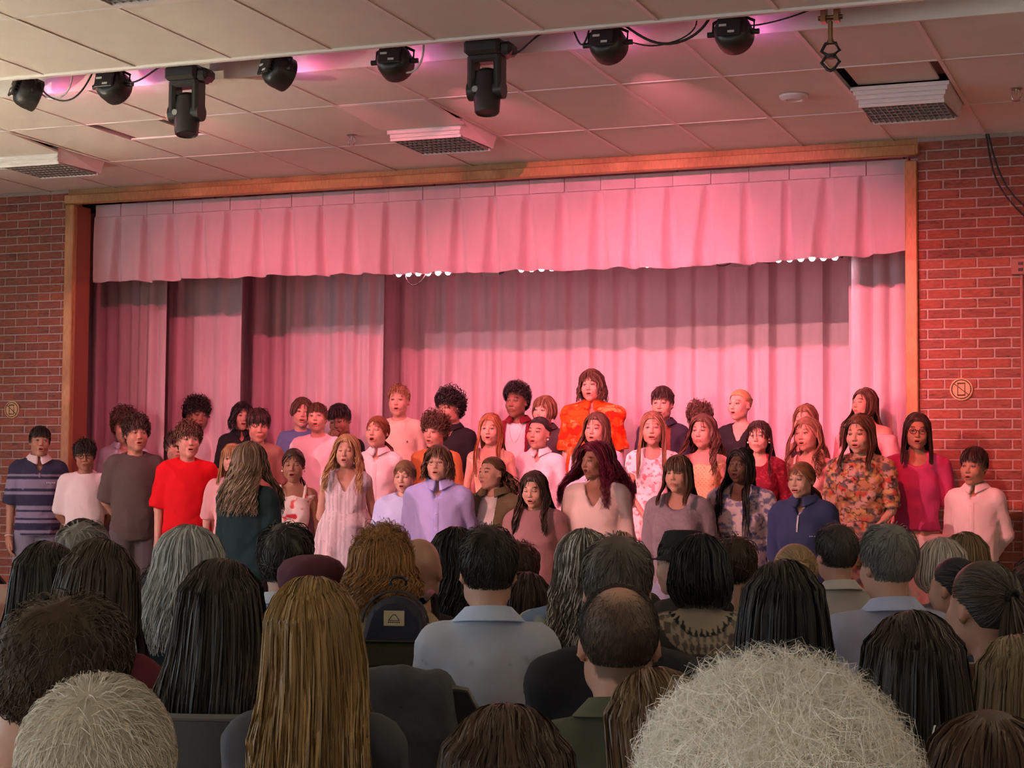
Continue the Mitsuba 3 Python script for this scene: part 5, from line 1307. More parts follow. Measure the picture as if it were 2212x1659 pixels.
def brim_hat(p):
    k = thing('brimmed_hat', 'black felt hat with a turned-up brim near the front rows', 'hat')
    crown = lathe([(0, .150), (.045, .152), (.066, .146), (.076, .120), (.082, .070), (.086, .045)], 36); v = np.array(crown.vertices) * (1, 1.2, 1) + (0, .014, .0)
    col = lambda v: np.tile((.014, .014, .017), (len(v), 1))
    scene[k + '__crown'] = mikit.ply((p.head(v), np.array(crown.faces)), 'm_cloth', smooth=True, color=col(v))
    brim = lathe([(.084, .047), (.098, .030), (.112, .030), (.113, .034), (.098, .036), (.084, .054)], 40); v = np.array(brim.vertices) * (1, 1.18, 1) + (0, .014, .0)
    scene[k + '__brim'] = mikit.ply((p.head(v), np.array(brim.faces)), 'm_cloth', smooth=True, color=col(v))
    band = lathe([(.0865, .046), (.0865, .072), (.0835, .072)], 36); v = np.array(band.vertices) * (1, 1.2, 1) + (0, .014, 0)
    scene[k + '__band'] = mikit.ply((p.head(v), np.array(band.faces)), 'm_cloth', smooth=True, color=np.tile((.03, .03, .034), (len(v), 1)))
for _k, _dx, _dz in (('A24', .035, -.01), ('A2', -.045, .015)): APOS[_k] = (APOS[_k][0] + _dx, APOS[_k][1], APOS[_k][2] + _dz)
# --- nearest seats
viewer('A26', 'person with a big halo of fluffy white curly hair, nearest at the bottom right', 1, 'whitefluff', (.90, .86, .76), ('crew', 'long', solid((.20, .17, .13)), {}), scalp=((.62, .50, .38), .5), lod=1.7, dz=-.055)
viewer('A1', 'person with short fine pale grey hair at the bottom left corner', 0, 'fine', (.62, .58, .48), ('crew', 'long', solid((.055, .05, .055)), dict(grow=.02)), lod=1.8, scalp=((.30, .25, .19), .9), hs=1.0, dz=-.02)
viewer('A25', 'person with smooth brown hair and a grey streak at the bottom middle', 1, 'straight', (.075, .045, .028), ('crew', 'long', solid('charcoal'), {}), lod=2.6, extra=None)
viewer('A2', 'man with short tousled brown hair leaning aside, above the pale grey hair', 0, 'tousle', (.085, .058, .036), ('crew', 'long', solid((.018, .024, .035)), dict(grow=.02)), yaw=-22, roll=-16, pitch=-6, lod=1.6, dz=-.03)
viewer('A40', 'person with dark brown wavy curls in the bottom right corner', 1, 'curlback', (.075, .042, .026), ('crew', 'long', solid('black'), {}), lod=1.6)
viewer('A24', 'child with long light brown hair leaning in front of the olive shirt', 1, 'straight', (.17, .105, .055), ('crew', 'long', solid((.06, .045, .035)), {}), lod=1.8, roll=12)
viewer('A38', 'woman with long very dark hair, right of the white curls', 1, 'straight', (.030, .020, .014), ('crew', 'long', solid((.045, .025, .022)), {}), lod=1.6)
viewer('A23', 'balding man with a bare crown and an olive green collared shirt', 0, 'stubble', (.035, .026, .018), ('collar', 'long', solid((.075, .085, .055)), dict(grow=.022, collar=(.080, .090, .058))), lod=1.5, scalp=((.085, .060, .042), .85), skin='light')
viewer('A12', 'woman with very long golden hair in a charcoal grey top', 1, 'golden', (.22, .135, .050), ('crew', 'long', solid((.060, .064, .075)), dict(grow=.026)), lod=1.8, wide=1.2, roll=4)
viewer('A39', 'woman with straight light brown hair at the right edge', 1, 'straight', (.20, .15, .085), ('crew', 'long', solid((.07, .025, .022)), {}), lod=1.6)
viewer('A13', 'child with dark red-brown hair squeezed between long dark hair and long golden hair', 1, 'straight', (.075, .030, .026), ('crew', 'long', solid((.08, .03, .035)), {}), lod=1.0)
# --- middle rows
viewer('A3', 'woman with long parted brown hair in a maroon top', 1, 'straight', (.060, .042, .028), ('crew', 'long', solid((.090, .016, .026)), dict(grow=.022)), lod=1.5, hs=1.04, wide=1.1, roll=-5)
viewer('A4', 'woman with dark hair half hidden behind the parted brown hair', 1, 'straight', (.034, .030, .026), ('crew', 'long', solid((.014, .030, .034)), {}), lod=1.2)
viewer('A8', 'woman with long straight dark hair and a pale sleeveless shoulder', 1, 'straight', (.040, .030, .022), ('scoop', 'none', solid((.40, .38, .33)), {}), lod=1.8, hs=1.03, chair_up=1.14)
viewer('A22', 'man with short grey-brown hair in a black pullover', 0, 'neat', (.105, .088, .070), ('crew', 'long', solid((.016, .017, .022)), dict(grow=.026)), lod=1.4, wide=1.15)
viewer('A30', 'woman with long glossy black hair in a dark teal print top', 1, 'straight', (.022, .018, .017), ('crew', 'long', TEALPRINT, dict(grow=.02)), lod=1.6)
viewer('A37', 'woman with a brown ponytail tied with a black band, ear showing', 1, 'ponyback', (.060, .045, .036), ('crew', 'long', solid((.085, .030, .022)), {}), skin='light', lod=1.4, yaw=16, extra=lambda p, k: p.add('hair_band', p.head(tube([(0.016 * math.cos(t), .117 + .004 * math.sin(t), .042 + .016 * math.sin(t)) for t in np.linspace(0, 6.3, 14)], .006, 6).vertices), tube([(math.cos(t), 0, math.sin(t)) for t in np.linspace(0, 6.3, 14)], .006, 6).faces, np.full((14 * 6, 3), .015)))
viewer('A17', 'man with thick dark hair in a light blue-grey collared shirt', 0, 'neat', (.030, .024, .020), ('collar', 'long', seam((.50, .56, .66)), dict(grow=.024, collar=(.54, .66, .86))), lod=1.5, wide=1.08, yaw=8)
viewer('A33', 'man with salt-and-pepper hair in a blue-grey collared shirt', 0, 'neat', (.15, .15, .14), ('collar', 'long', seam((.34, .37, .52)), dict(grow=.028, collar=(.44, .52, .76))), lod=1.4, wide=1.2, yaw=8)
viewer('A7', 'woman with long wavy grey hair in a black vest over a white blouse', 1, 'greylong', (.30, .31, .30), ('crew', 'cap', solid((.012, .020, .024)), dict(grow=.022)), lod=1.4, extra=lambda p, k: [p.add('sleeve', p.body(tv_), tf_, solid((.62, .70, .72))(tv_)) for tv_, tf_ in [top_mesh(1, 'lap', 'crew', 'long', .95, .010, .0125, 1.0, 0.0, 1)]])
viewer('A10', 'person in a round plum-purple beret and a plum checked shirt', 1, 'bobback', (.05, .03, .025), ('collar', 'long', p_fine((.30, .19, .20), (.16, .05, .07), 330), dict(grow=.02, h=.009)), lod=.8, extra=lambda p, k: beret(p))
viewer('A9', 'man with dark wavy hair in a small-checked pale blue shirt', 0, 'shag', (.040, .036, .034), ('collar', 'long', p_fine((.62, .66, .74), (.26, .32, .46), 420), dict(grow=.02, h=.009, collar=(.58, .63, .72))), lod=1.2, wide=1.05)
APOS['A14'] = (APOS['A14'][0], APOS['A14'][1], APOS['A14'][2])
viewer('A14', 'child with curly red-gold hair in a cream and yellow jacket, standing', 0, 'redcurl', (.26, .125, .042), ('crew', 'long', lambda v: np.where((v[:, 2] > 1.22)[:, None], np.array((.46, .36, .22)), np.array((.52, .26, .03))) * 1.0, dict(grow=.034)), stand=0.0, lod=1.2, wide=1.35, dz=.0, hs=.93)
viewer('A20', 'woman with long silver and brown wavy hair in a blue and yellow patterned jacket', 1, 'silverside', (.115, .10, .085), ('crew', 'long', WASHED, dict(grow=.034, h=.011)), lod=1.3, wide=1.36)
viewer('A28', 'woman with black bobbed hair in a charcoal sweater with a cream patterned yoke', 1, 'bobback', (.012, .014, .018), ('crew', 'long', p_fairisle, dict(grow=.024, h=.0065)), lod=1.4, wide=1.12, roll=0)
# --- far rows
viewer('A15', 'bald man in a black top beside the red-gold curls', 0, 'none', 'black', ('crew', 'long', solid('black'), {}), skin='light')
viewer('A16', 'woman with long wavy black hair between the bald man and the blue shirt', 1, 'wavyback', (.020, .018, .018), ('crew', 'long', solid('black'), {}), lod=1.1)
viewer('A19', 'child with dark brown hair low beside the man in the light blue shirt', 1, 'straight', (.045, .028, .022), ('crew', 'long', solid((.07, .05, .045)), {}), lod=.8)
viewer('A18', 'small child with short dark brown hair near the front, below the mauve sweater', 0, 'shag', (.050, .028, .020), ('crew', 'long', solid((.05, .04, .04)), {}), lod=.7)
viewer('A21', 'man with a bare round head just behind the grey-brown hair', 0, 'ring', (.10, .085, .07), ('crew', 'long', solid((.05, .045, .045)), {}), skin='light', lod=.8)
viewer('A27', 'man in a black brimmed hat and dark jacket looking left', 0, 'neat', (.03, .025, .022), ('turtle', 'long', solid((.030, .030, .034)), dict(grow=.03)), skin='light', lod=.7, yaw=52, dz=-.04, extra=lambda p, k: brim_hat(p))
viewer('A29', 'person with tousled dark brown hair right of the black bob', 0, 'shag', (.050, .032, .022), ('crew', 'long', solid('black'), {}), lod=1.0)
viewer('A31', 'woman with sandy blond hair pinned up', 1, 'updoback', (.30, .20, .11), ('crew', 'long', solid((.05, .05, .06)), {}), lod=.9)
viewer('A32', 'man with dark greying hair in a white collared shirt', 0, 'neat', (.055, .050, .048), ('collar', 'long', seam((.56, .55, .52)), dict(grow=.024, collar=(.62, .61, .58))), lod=1.1, wide=1.05)
viewer('A34', 'woman with a smooth silver-blond bob', 1, 'silverbob', (.55, .50, .43), ('crew', 'long', solid((.10, .10, .11)), {}), lod=1.0)
viewer('A35', 'person with golden brown hair behind the silver bob', 1, 'bobback', (.20, .14, .07), ('crew', 'long', solid((.10, .08, .07)), {}), lod=.9)
viewer('A36', 'woman with dark upswept hair and a navy and white printed scarf', 1, 'bunlow', (.022, .026, .034), ('turtle', 'long', SCARF, dict(grow=.022, h=.009)), lod=.9, yaw=20)
viewer('A5', 'person with smooth black hair, topmost by the white T-shirt', 1, 'bobback', (.014, .013, .014), ('crew', 'long', solid('black'), {}), lod=.8)
viewer('A6', 'person with short grey hair below the smooth black hair', 0, 'shag', (.23, .22, .20), ('crew', 'long', solid((.05, .05, .055)), {}), lod=.8)
viewer('A41', 'person with dark hair at the left edge of the picture', 1, 'straight', (.035, .028, .024), ('crew', 'long', solid((.015, .022, .030)), {}), lod=.8)
viewer('A42', 'person with short brown hair and a bare ear at the right edge', 0, 'neat', (.06, .04, .03), ('crew', 'long', solid((.015, .035, .035)), {}), lod=.8, skin='light')
viewer('A44', 'small dark-haired child just left of the wavy grey hair', 0, 'shag', (.030, .022, .020), ('crew', 'long', solid((.03, .03, .035)), {}), lod=.7)
# ---------------------------------------------------------------- things the audience carries
def backpack():
    k = thing('backpack', 'navy backpack with a cream label on the child with red-gold curls', 'backpack')
    x, y, _ = APOS['A14']; face = math.atan2(1.8 - x, y - 0)
    F = np.array([math.sin(face), -math.cos(face), 0]) ; F = np.array([1.8 - x, 0 - y, 0]); F /= np.linalg.norm(F)
    Rt = np.array([F[1], -F[0], 0])                      # to the right when looking along F
    o = np.array([x, y, 0]) - F * .215 + Rt * .082 + np.array([0, 0, 1.03])
    M = np.eye(4); M[:3, :3] = np.stack([Rt, F, [0, 0, 1]], 1); M[:3, 3] = o
    import manifold3d as m3
    def dome(w, d, z0, z1, r=.03, top=.09):
        pts = []
        for s in (-1, 1):
            for t in (-1, 1): pts += [(s * (w / 2 - r), t * (d / 2 - r), z0 + r)]
        b = [m3.Manifold.sphere(r, 16).translate(q) for q in pts]
        b += [m3.Manifold.cylinder(d - 2 * r, w / 2 - r, w / 2 - r, 40).rotate((90, 0, 0)).translate((0, d / 2 - r, z1 - w / 2))]
        a = m3.Manifold.batch_hull(b + [m3.Manifold.cylinder(d, w / 2 - 1.6 * r, w / 2 - 1.6 * r, 40).rotate((90, 0, 0)).translate((0, d / 2, z1 - w / 2))]).to_mesh()
        return trimesh.Trimesh(a.vert_properties[:, :3], a.tri_verts, process=False)
    mat('m_navy', (.010, .014, .030), .8); mat('m_olive', (.030, .030, .014), .8); mat('m_creamlabel', (.50, .42, .26), .7)
    part(k, 'body', mikit.ply(xf(dome(.232, .13, -.145, .118), M), 'm_navy', smooth=40))
    part(k, 'pocket', mikit.ply(xf(moved(bevbox(.222, .05, .090, .018), 0, -.062, -.085), M), 'm_olive', smooth=30), 'olive front pocket')
    part(k, 'binding', mikit.ply(xf(cat(moved(bevbox(.226, .055, .006, .002), 0, -.062, -.131), moved(bevbox(.226, .055, .006, .002), 0, -.062, -.040)), M), 'm_black'))
    part(k, 'label_patch', mikit.ply(xf(moved(bevbox(.062, .006, .045, .0015), .003, -.067, .026), M), 'm_creamlabel'), 'cream label with a small outlined hill and a line of lettering')
    lines = cat(tube([(.003 + a, -.0712, .026 + b) for a, b in ((-.016, -.006), (-.008, .006), (-.003, .011), (.004, .011), (.009, .004), (.016, -.006))], .0010, 5),
                tube([(.003 + a, -.0712, .026 + b) for a, b in ((-.018, -.006), (.018, -.006))], .0009, 5), [box(.003 - .018 + i * .0062, .003 - .018 + i * .0062 + .0042, -.0712, -.0695, .013, .0165) for i in range(6)])
    part(k, 'label_print', mikit.ply(xf(lines, M), 'm_olive'))
    part(k, 'strap', mikit.ply(xf(tube([(-.07, .05, .07), (-.08, .12, .085), (-.08, .22, .08), (-.08, .30, .0)], .012, 6, 14), M), 'm_black'))
    part(k, 'strap', mikit.ply(xf(tube([(.07, .05, .07), (.08, .12, .085), (.08, .22, .08), (.08, .30, .0)], .012, 6, 14), M), 'm_black'))
    part(k, 'zip', mikit.ply(xf(tube([(.100 * math.cos(t), -.030, .0 + .105 * math.sin(t)) for t in np.linspace(.1, 3.04, 20)], .004, 5), M), 'm_black'))
    part(k, 'loop', mikit.ply(xf(tube([(-.02, .03, .115), (-.015, .03, .14), (.015, .03, .14), (.02, .03, .115)], .005, 6, 12), M), 'm_black'))

backpack()
# a dark tablet held upright beside the dark curls, and the glossy plate at the left edge
k = thing('tablet', 'dark tablet with a thin pale edge held up in the bottom right corner', 'tablet')
part(k, 'screen_back', mikit.ply(moved(bevbox(.16, .008, .22, .003), 5.787, -8.909, .914, ry=12.6), 'm_black'))
part(k, 'edge', mikit.ply(moved(box(-.0825, -.0795, -.005, .005, -.11, .11), 5.787, -8.909, .914, ry=12.6), 'm_white'), 'pale edge')
mat('m_gloss', (.30, .13, .12), .12, .8)
single('glossy_plate', mikit.ply(moved(lathe([(0, .006), (.10, .004), (.145, -.004), (.150, -.010), (.10, -.004), (0, -.002)], 36), 2.72, -7.42, 1.083, rx=14, ry=14), 'm_gloss', smooth=35), 'glossy reddish tilted plate catching the light at the left edge', 'plate')

def coat():
    """a coat hung over the back of a chair"""
    x, y, zt = COAT
    h = .012
    xs, ys, zs = axis(-.22, .22, h), axis(-.10, .12, h), axis(-.52, .04, h)
    G = grid(xs, ys, zs); X, Y, Z = G
    d = smin(cap(G, (-.085, 0, -.040), (.085, 0, -.040), .040), cap(G, (-.10, 0, -.09), (-.15, .01, -.46), .045, .050), .05)
    d = smin(d, cap(G, (.10, 0, -.09), (.15, .01, -.46), .045, .050), .05)
    d = smin(d, ell(G, (0, 0, -.28), (.165, .055, .27)), .05)
    P = np.stack(np.broadcast_arrays(X, Y, Z), -1)
    d = d + (meshkit.fbm(P * np.array([17, 17, 6.0]), 3, 8) - .5) * .035
    v, f = surfnet(np.maximum(d, -.50 - Z), xs, ys, zs)
    a = math.radians(20); Rz = np.array([[math.cos(a), -math.sin(a), 0], [math.sin(a), math.cos(a), 0], [0, 0, 1]])
    w = v @ Rz.T + (x, y, zt)
    single('coat', mikit.ply((w, f), 'm_cloth', smooth=True, color=np.tile((.062, .066, .076), (len(v), 1)) * (.85 + .3 * meshkit.noise(v * 120))[:, None]), 'charcoal grey coat hung over a chair back, right of the long golden hair', 'coat')
    k = thing('chair', 'black chair under the charcoal coat', 'chair', 'audience chairs')
    for n, dd in CHAIR.items(): scene[k + '__' + n] = dict(dd, to_world=T().translate([x - .07, y + .205, 0]).rotate([0, 0, 1], 200).scale([.9, 1, 1.14]))
COAT = (4.20, -7.755, .965)
coat()
# ---------------------------------------------------------------- lamps, fittings and small things
mat('m_lens', (0.03, 0.03, 0.034), .45, .3)
def frame_to(p0, p1, up=(0, 0, 1)):
    z = np.array(p1, float) - p0; z /= np.linalg.norm(z); x = np.cross(up, z); x /= np.linalg.norm(x); y = np.cross(z, x)
    M = np.eye(4); M[:3, :3] = np.stack([x, y, z], 1); M[:3, 3] = p0; return M
def xf(m, M): m = m.copy(); m.apply_transform(M); return m
WASH_LABEL = ['round black stage lamp turned sideways, leftmost in the ceiling slot', 'round black stage lamp second from the left in the slot', 'round black stage lamp tilted between the two moving lamps',
              'round black stage lamp just left of the right moving lamp', 'round black stage lamp with cables on both sides, right of the right moving lamp', 'round black stage lamp nearest the hanging steel hook']
VIS = [(-40, -18), (0, -14), (-32, -16), (6, -14), (0, -12), (0, -10)]
for i, (x, ax_, ay, az, col, inten) in enumerate(WASH):
    p0 = np.array([x, PAR_Y, PAR_Z + .045]); aim = np.array([ax_, ay, az])
    u = (aim - p0) / np.linalg.norm(aim - p0)
    hd = np.array([math.sin(math.radians(VIS[i][0] * -1)), math.cos(math.radians(VIS[i][0])), math.tan(math.radians(VIS[i][1]))])
    M = frame_to(p0, p0 + hd)
    k = thing('stage_lamp', WASH_LABEL[i], 'stage lamp', 'round wash lamps in the slot')
    body = lathe([(0, -.075), (.055, -.075), (.075, -.066), (.090, -.045), (.097, -.01), (.097, .055), (.090, .06), (.086, .05), (0, .05)], 28)
    fins = [moved(box(-.050, .050, -.004, .004, -.088, -.070), y=yy) for yy in (-.035, -.015, .005, .025, .045)]
    part(k, 'housing', mikit.ply(xf(cat(body, [xf(b, np.eye(4)) for b in fins]), M), 'm_blackmetal', smooth=40))
    part(k, 'back_plate', mikit.ply(xf(moved(bevbox(.12, .105, .014, .004), z=-.094), M), 'm_blackmetal'))
    part(k, 'label_plate', mikit.ply(xf(cat(box(.012, .050, -.004, .008, -.1035, -.101), box(-.030, .004, -.040, -.028, -.1035, -.101)), M), 'm_print'), 'small pale printed labels')
    lens = xf(lathe([(0, .057), (.080, .057), (.080, .052), (0, .052)], 24), M)
    part(k, 'lens', mikit.ply(lens, 'm_lens', smooth=30))
    for s in (-1, 1):
        part(k, 'knob', mikit.ply(xf(moved(trimesh.creation.cylinder(.014, .035, sections=12), ry=90, x=s * .116), M), 'm_black', smooth=30))
        part(k, 'bracket', mikit.ply(cat(tube([tuple((M @ np.array([s * .104, 0, 0, 1]))[:3]), tuple((M @ np.array([s * .106, .06, 0, 1]))[:3]), (x + s * .10, PAR_Y, CEIL + .12)], .008, 6), box(x + s * .10 - .012, x + s * .10 + .012, PAR_Y - .012, PAR_Y + .012, CEIL + .10, CEIL + .34)), 'm_black'))
    part(k, 'clamp', mikit.ply(cat(box(x - .11, x + .11, PAR_Y - .015, PAR_Y + .015, CEIL + .11, CEIL + .125), box(x - .02, x + .02, PAR_Y - .03, PAR_Y + .03, CEIL + .12, CEIL + .36)), 'm_black'))
    q = p0 + u * .12
    scene['wash_beam_%d' % i] = {'type': 'spot', 'to_world': T().look_at(origin=q.tolist(), target=aim.tolist(), up=[0, 0, 1]), 'intensity': rgb(np.array(col) * inten), 'cutoff_angle': WASH_CUT, 'beam_width': WASH_BEAM}
    # the lamp's own cells glow on the slot board beside it
    cells = []
    for j, (cc, rr) in enumerate((((1.0, .12, .16), .055), ((.35, .22, 1.0), .028))):
        ctr = M[:3, 3] + M[:3, 2] * .062 + M[:3, 0] * (.0 if j == 0 else .055 * (-1 if i % 2 else 1))
        d = xf(trimesh.creation.revolve([(0, 0), (rr, 0)], sections=16), frame_to(ctr, ctr + M[:3, 2]))
        if d.face_normals[0] @ M[:3, 2] < 0: d.invert()
        scene['%s__lens__cell_%03d' % (k, j)] = mikit.ply(d, 'm_lens', emitter={'type': 'area', 'radiance': rgb(np.array(cc) * GLOW[j]), 'sampling_weight': .5})
# the steel rail the lamps hang from
single('lamp_rail', mikit.ply(cat(tube([(XL + .3, PAR_Y, CEIL + .33), (XR - .3, PAR_Y, CEIL + .33)], .024, 10), [box(x - .01, x + .01, PAR_Y - .01, PAR_Y + .01, CEIL + .33, CEIL + .62) for x in np.arange(-5, 8, 1.5)]), 'm_greymetal'), 'steel pipe inside the ceiling slot that carries the stage lamps', 'pipe')
for i, x in enumerate(MOVERS):
    k = thing('moving_lamp', ('large black moving head lamp hanging head down on the left', 'large black moving head lamp hanging head down near the middle of the slot')[i], 'stage lamp', 'moving head lamps in the slot')
    y0 = PAR_Y
    base = cat(moved(bevbox(.205, .20, .085, .018), x, y0, CEIL - .012), moved(bevbox(.075, .12, .07, .02), x + .125, y0 - .02, CEIL - .028))
    part(k, 'base', mikit.ply(base, 'm_blackmetal', smooth=30))
    part(k, 'clamp', mikit.ply(box(x - .03, x + .03, y0 - .03, y0 + .03, CEIL + .03, CEIL + .36), 'm_black'))
    yoke = []
    for s in (-1, 1):
        yoke.append(moved(bevbox(.045, .105, .20, .016), x + s * .075, y0 - .01, CEIL - .145)); yoke.append(moved(trimesh.creation.cylinder(.052, .046, sections=28), x + s * .075, y0 - .01, CEIL - .235, ry=90))
    part(k, 'yoke', mikit.ply(cat(yoke, moved(bevbox(.19, .11, .05, .016), x, y0 - .01, CEIL - .065)), 'm_blackmetal', smooth=30))
    hz = CEIL - .235
    head = lathe([(0, .115), (.045, .112), (.064, .09), (.069, .03), (.069, -.03), (.072, -.045), (.066, -.12), (.060, -.128), (.052, -.118), (0, -.118)], 28)
    M = np.eye(4); M[:3, 3] = (x, y0 - .005, hz); M[:3, :3] = rot(0, 8, -4)
    part(k, 'head', mikit.ply(xf(head, M), 'm_blackmetal', smooth=35))
    part(k, 'emblem', mikit.ply(moved(trimesh.creation.cylinder(.017, .004, sections=20), x - .045, y0 - .066, hz, rx=90), 'm_greymetal', smooth=30), 'pale round emblem on the yoke')
    part(k, 'lens', mikit.ply(xf(lathe([(0, -.120), (.052, -.120), (.052, -.116), (0, -.116)], 20), M), 'm_lens'))
# unseen front lamps for the choir; the shutter keeps light off the valance
for i, (x, y, z, ax_, ay, az, col, inten) in enumerate(KEY):
    k = thing('unseen_front_lamp', ('unseen black front lamp above the seats, placed to light the choir, left one', 'unseen black front lamp above the seats, placed to light the choir, right one')[i], 'stage lamp')
    p0 = np.array([x, y, z]); M = frame_to(p0, (ax_, ay, az))
    part(k, 'housing', mikit.ply(xf(lathe([(0, -.42), (.06, -.42), (.08, -.36), (.08, -.06), (.092, -.05), (.092, -.02), (.085, -.02), (.085, -.05), (0, -.05)], 24), M), 'm_blackmetal', smooth=35))
    part(k, 'yoke', mikit.ply(cat([tube([tuple((M @ np.array([s_ * .085, 0, -.25, 1]))[:3]), tuple((M @ np.array([s_ * .10, .05, -.25, 1]))[:3] + (0, 0, .06)), (x + s_ * .02, y - .22, CEIL)], .010, 6) for s_ in (-1, 1)]), 'm_black'))
    d = frame_to(p0, p0 + np.array([0, 1, -math.tan(math.radians(4.2))]))      # the shutter's lower edge lies on this sight line
    sh = np.eye(4); sh[:3, 3] = p0 + np.array([0, .16, -.16 * math.tan(math.radians(4.2))])
    part(k, 'shutter', mikit.ply(xf(box(-.22, .22, -.002, .002, 0, .14), sh), 'm_black'))
    scene['unseen_front_beam_%d' % i] = {'type': 'spot', 'to_world': T().look_at(origin=p0.tolist(), target=[ax_, ay, az], up=[0, 0, 1]), 'intensity': rgb(np.array(col) * inten), 'cutoff_angle': KEY_CUT, 'beam_width': KEY_BEAM}
# LED battens and two small lamps behind the valance
def batten_frame(a, b): return np.array(a, float), np.array(b, float)
pipe_y = .95
single('batten_pipe', mikit.ply(cat(tube([(-2.2, pipe_y + .05, 3.235), (4.7, pipe_y + .05, 3.235)], .018, 10), [tube([(x, pipe_y + .05, 3.235), (x, pipe_y + .05, 4.7)], .004, 5) for x in (-1.5, .5, 2.5, 4.2)]), 'm_black'), 'thin dark pipe behind the valance that carries the LED battens', 'pipe')
BATTENS = [(.20, .67, 'LED batten with six white lenses under the valance, leftmost'), (1.245, 1.705, 'LED batten with six white lenses to the right of the small box lamp'), (2.262, 2.722, 'LED batten with six white lenses, second from the right wooden post'), (3.268, 3.728, 'LED batten with six white lenses, nearest the right wooden post')]
for a, b, lab in BATTENS:
    k = thing('led_batten', lab, 'light bar', 'LED battens under the valance')
    part(k, 'housing', mikit.ply(moved(bevbox(b - a + .06, .055, .045, .006), (a + b) / 2, pipe_y + .012, 3.146), 'm_blackmetal'))
    part(k, 'hanger', mikit.ply(cat(box(a + .05, a + .07, pipe_y, pipe_y + .05, 3.185, 3.25), box(b - .07, b - .05, pipe_y, pipe_y + .05, 3.185, 3.25)), 'm_black'))
    for j in range(6):
        x = a + .022 + j * (b - a - .044) / 5
        m = moved(trimesh.creation.uv_sphere(.023, count=[8, 12]), x, pipe_y - .014, 3.128)
        part(k, 'lens', mikit.ply(m, 'm_lens', smooth=True, emitter={'type': 'area', 'radiance': rgb(BATTEN), 'sampling_weight': .25}))
for x, lab in ((1.03, 'small black box lamp hanging between the two left LED battens'), (3.03, 'small black box lamp between the two right LED battens')):
    k = thing('box_lamp', lab, 'stage lamp')
    part(k, 'housing', mikit.ply(moved(bevbox(.13, .12, .075, .01), x, pipe_y, 3.132, rx=12), 'm_blackmetal'))
    part(k, 'visor', mikit.ply(cat(moved(box(-.066, .066, -.03, -.026, -.05, -.02), x, pipe_y - .03, 3.13), moved(trimesh.creation.cylinder(.045, .01, sections=20), x, pipe_y - .01, 3.092, rx=8)), 'm_greymetal', smooth=30))
    part(k, 'bracket', mikit.ply(box(x - .01, x + .01, pipe_y + .02, pipe_y + .06, 3.16, 3.26), 'm_black'))
def cable(label, pts, r=.005, n=30, cat_='cable', m='m_cable'):
    return single('cable', mikit.ply(tube(pts, r, 6, n), m, smooth=True), label, cat_)
cable('looped black cable hanging below the leftmost LED batten', [(.28, pipe_y, 3.15), (.30, pipe_y - .02, 3.07), (.36, pipe_y - .02, 3.035), (.43, pipe_y - .02, 3.075), (.45, pipe_y, 3.15)], .004)
cable('black cable sagging between LED batten and right box lamp', [(2.76, pipe_y, 3.17), (2.80, pipe_y, 3.12), (2.87, pipe_y, 3.10), (2.96, pipe_y, 3.14)], .004)
cable('black cable sagging from the right box lamp to the last LED batten', [(3.10, pipe_y, 3.17), (3.16, pipe_y, 3.12), (3.24, pipe_y, 3.11), (3.32, pipe_y, 3.16)], .004)
cable('short black cable beside the left box lamp', [(1.09, pipe_y, 3.14), (1.12, pipe_y, 3.12), (1.14, pipe_y, 3.18)], .004)
# cables along the slot
y = PAR_Y - .02
cable('dark cable looping between the two leftmost stage lamps', [(-.16, y, 3.80), (-.10, y, 3.71), (.02, y, 3.675), (.12, y, 3.72), (.20, y, 3.83)], .005)
cable('white cable looping below the leftmost stage lamp', [(-.18, y + .03, 3.75), (-.12, y + .03, 3.705), (-.03, y + .03, 3.71), (.03, y + .03, 3.78), (.03, y + .03, 3.9)], .006, m='m_white')
cable('dark cable from the second stage lamp to the left moving lamp', [(.42, y, 3.76), (.50, y, 3.755), (.58, y, 3.79), (.66, y, 3.83)], .005)
cable('white cable curling under the stage lamp left of the right moving lamp', [(2.16, y + .02, 3.69), (2.22, y + .02, 3.685), (2.27, y + .02, 3.74), (2.28, y + .02, 3.86)], .006, m='m_white')
cable('dark cable running from the right moving lamp to the next round lamp', [(2.77, y, 3.73), (2.86, y, 3.75), (2.94, y, 3.81), (3.05, y, 3.83)], .005)
cable('short dark cable hanging in a V beside the fifth round lamp', [(3.14, y, 3.84), (3.17, y, 3.77), (3.20, y, 3.75), (3.235, y, 3.84)], .005)
cable('thick black cable sagging between the two right round lamps', [(3.41, y, 3.84), (3.52, y, 3.76), (3.64, y, 3.715), (3.78, y, 3.74), (3.89, y, 3.86)], .007)
cable('thin black cable with a tie between the two right round lamps', [(3.40, y, 3.745), (3.50, y, 3.725), (3.60, y, 3.71), (3.75, y, 3.745), (3.80, y, 3.86)], .004)
cable('thin dark cable running right from the last round lamp', [(4.08, y, 3.775), (4.16, y, 3.775), (4.30, y, 3.80), (4.42, y, 3.84)], .004)
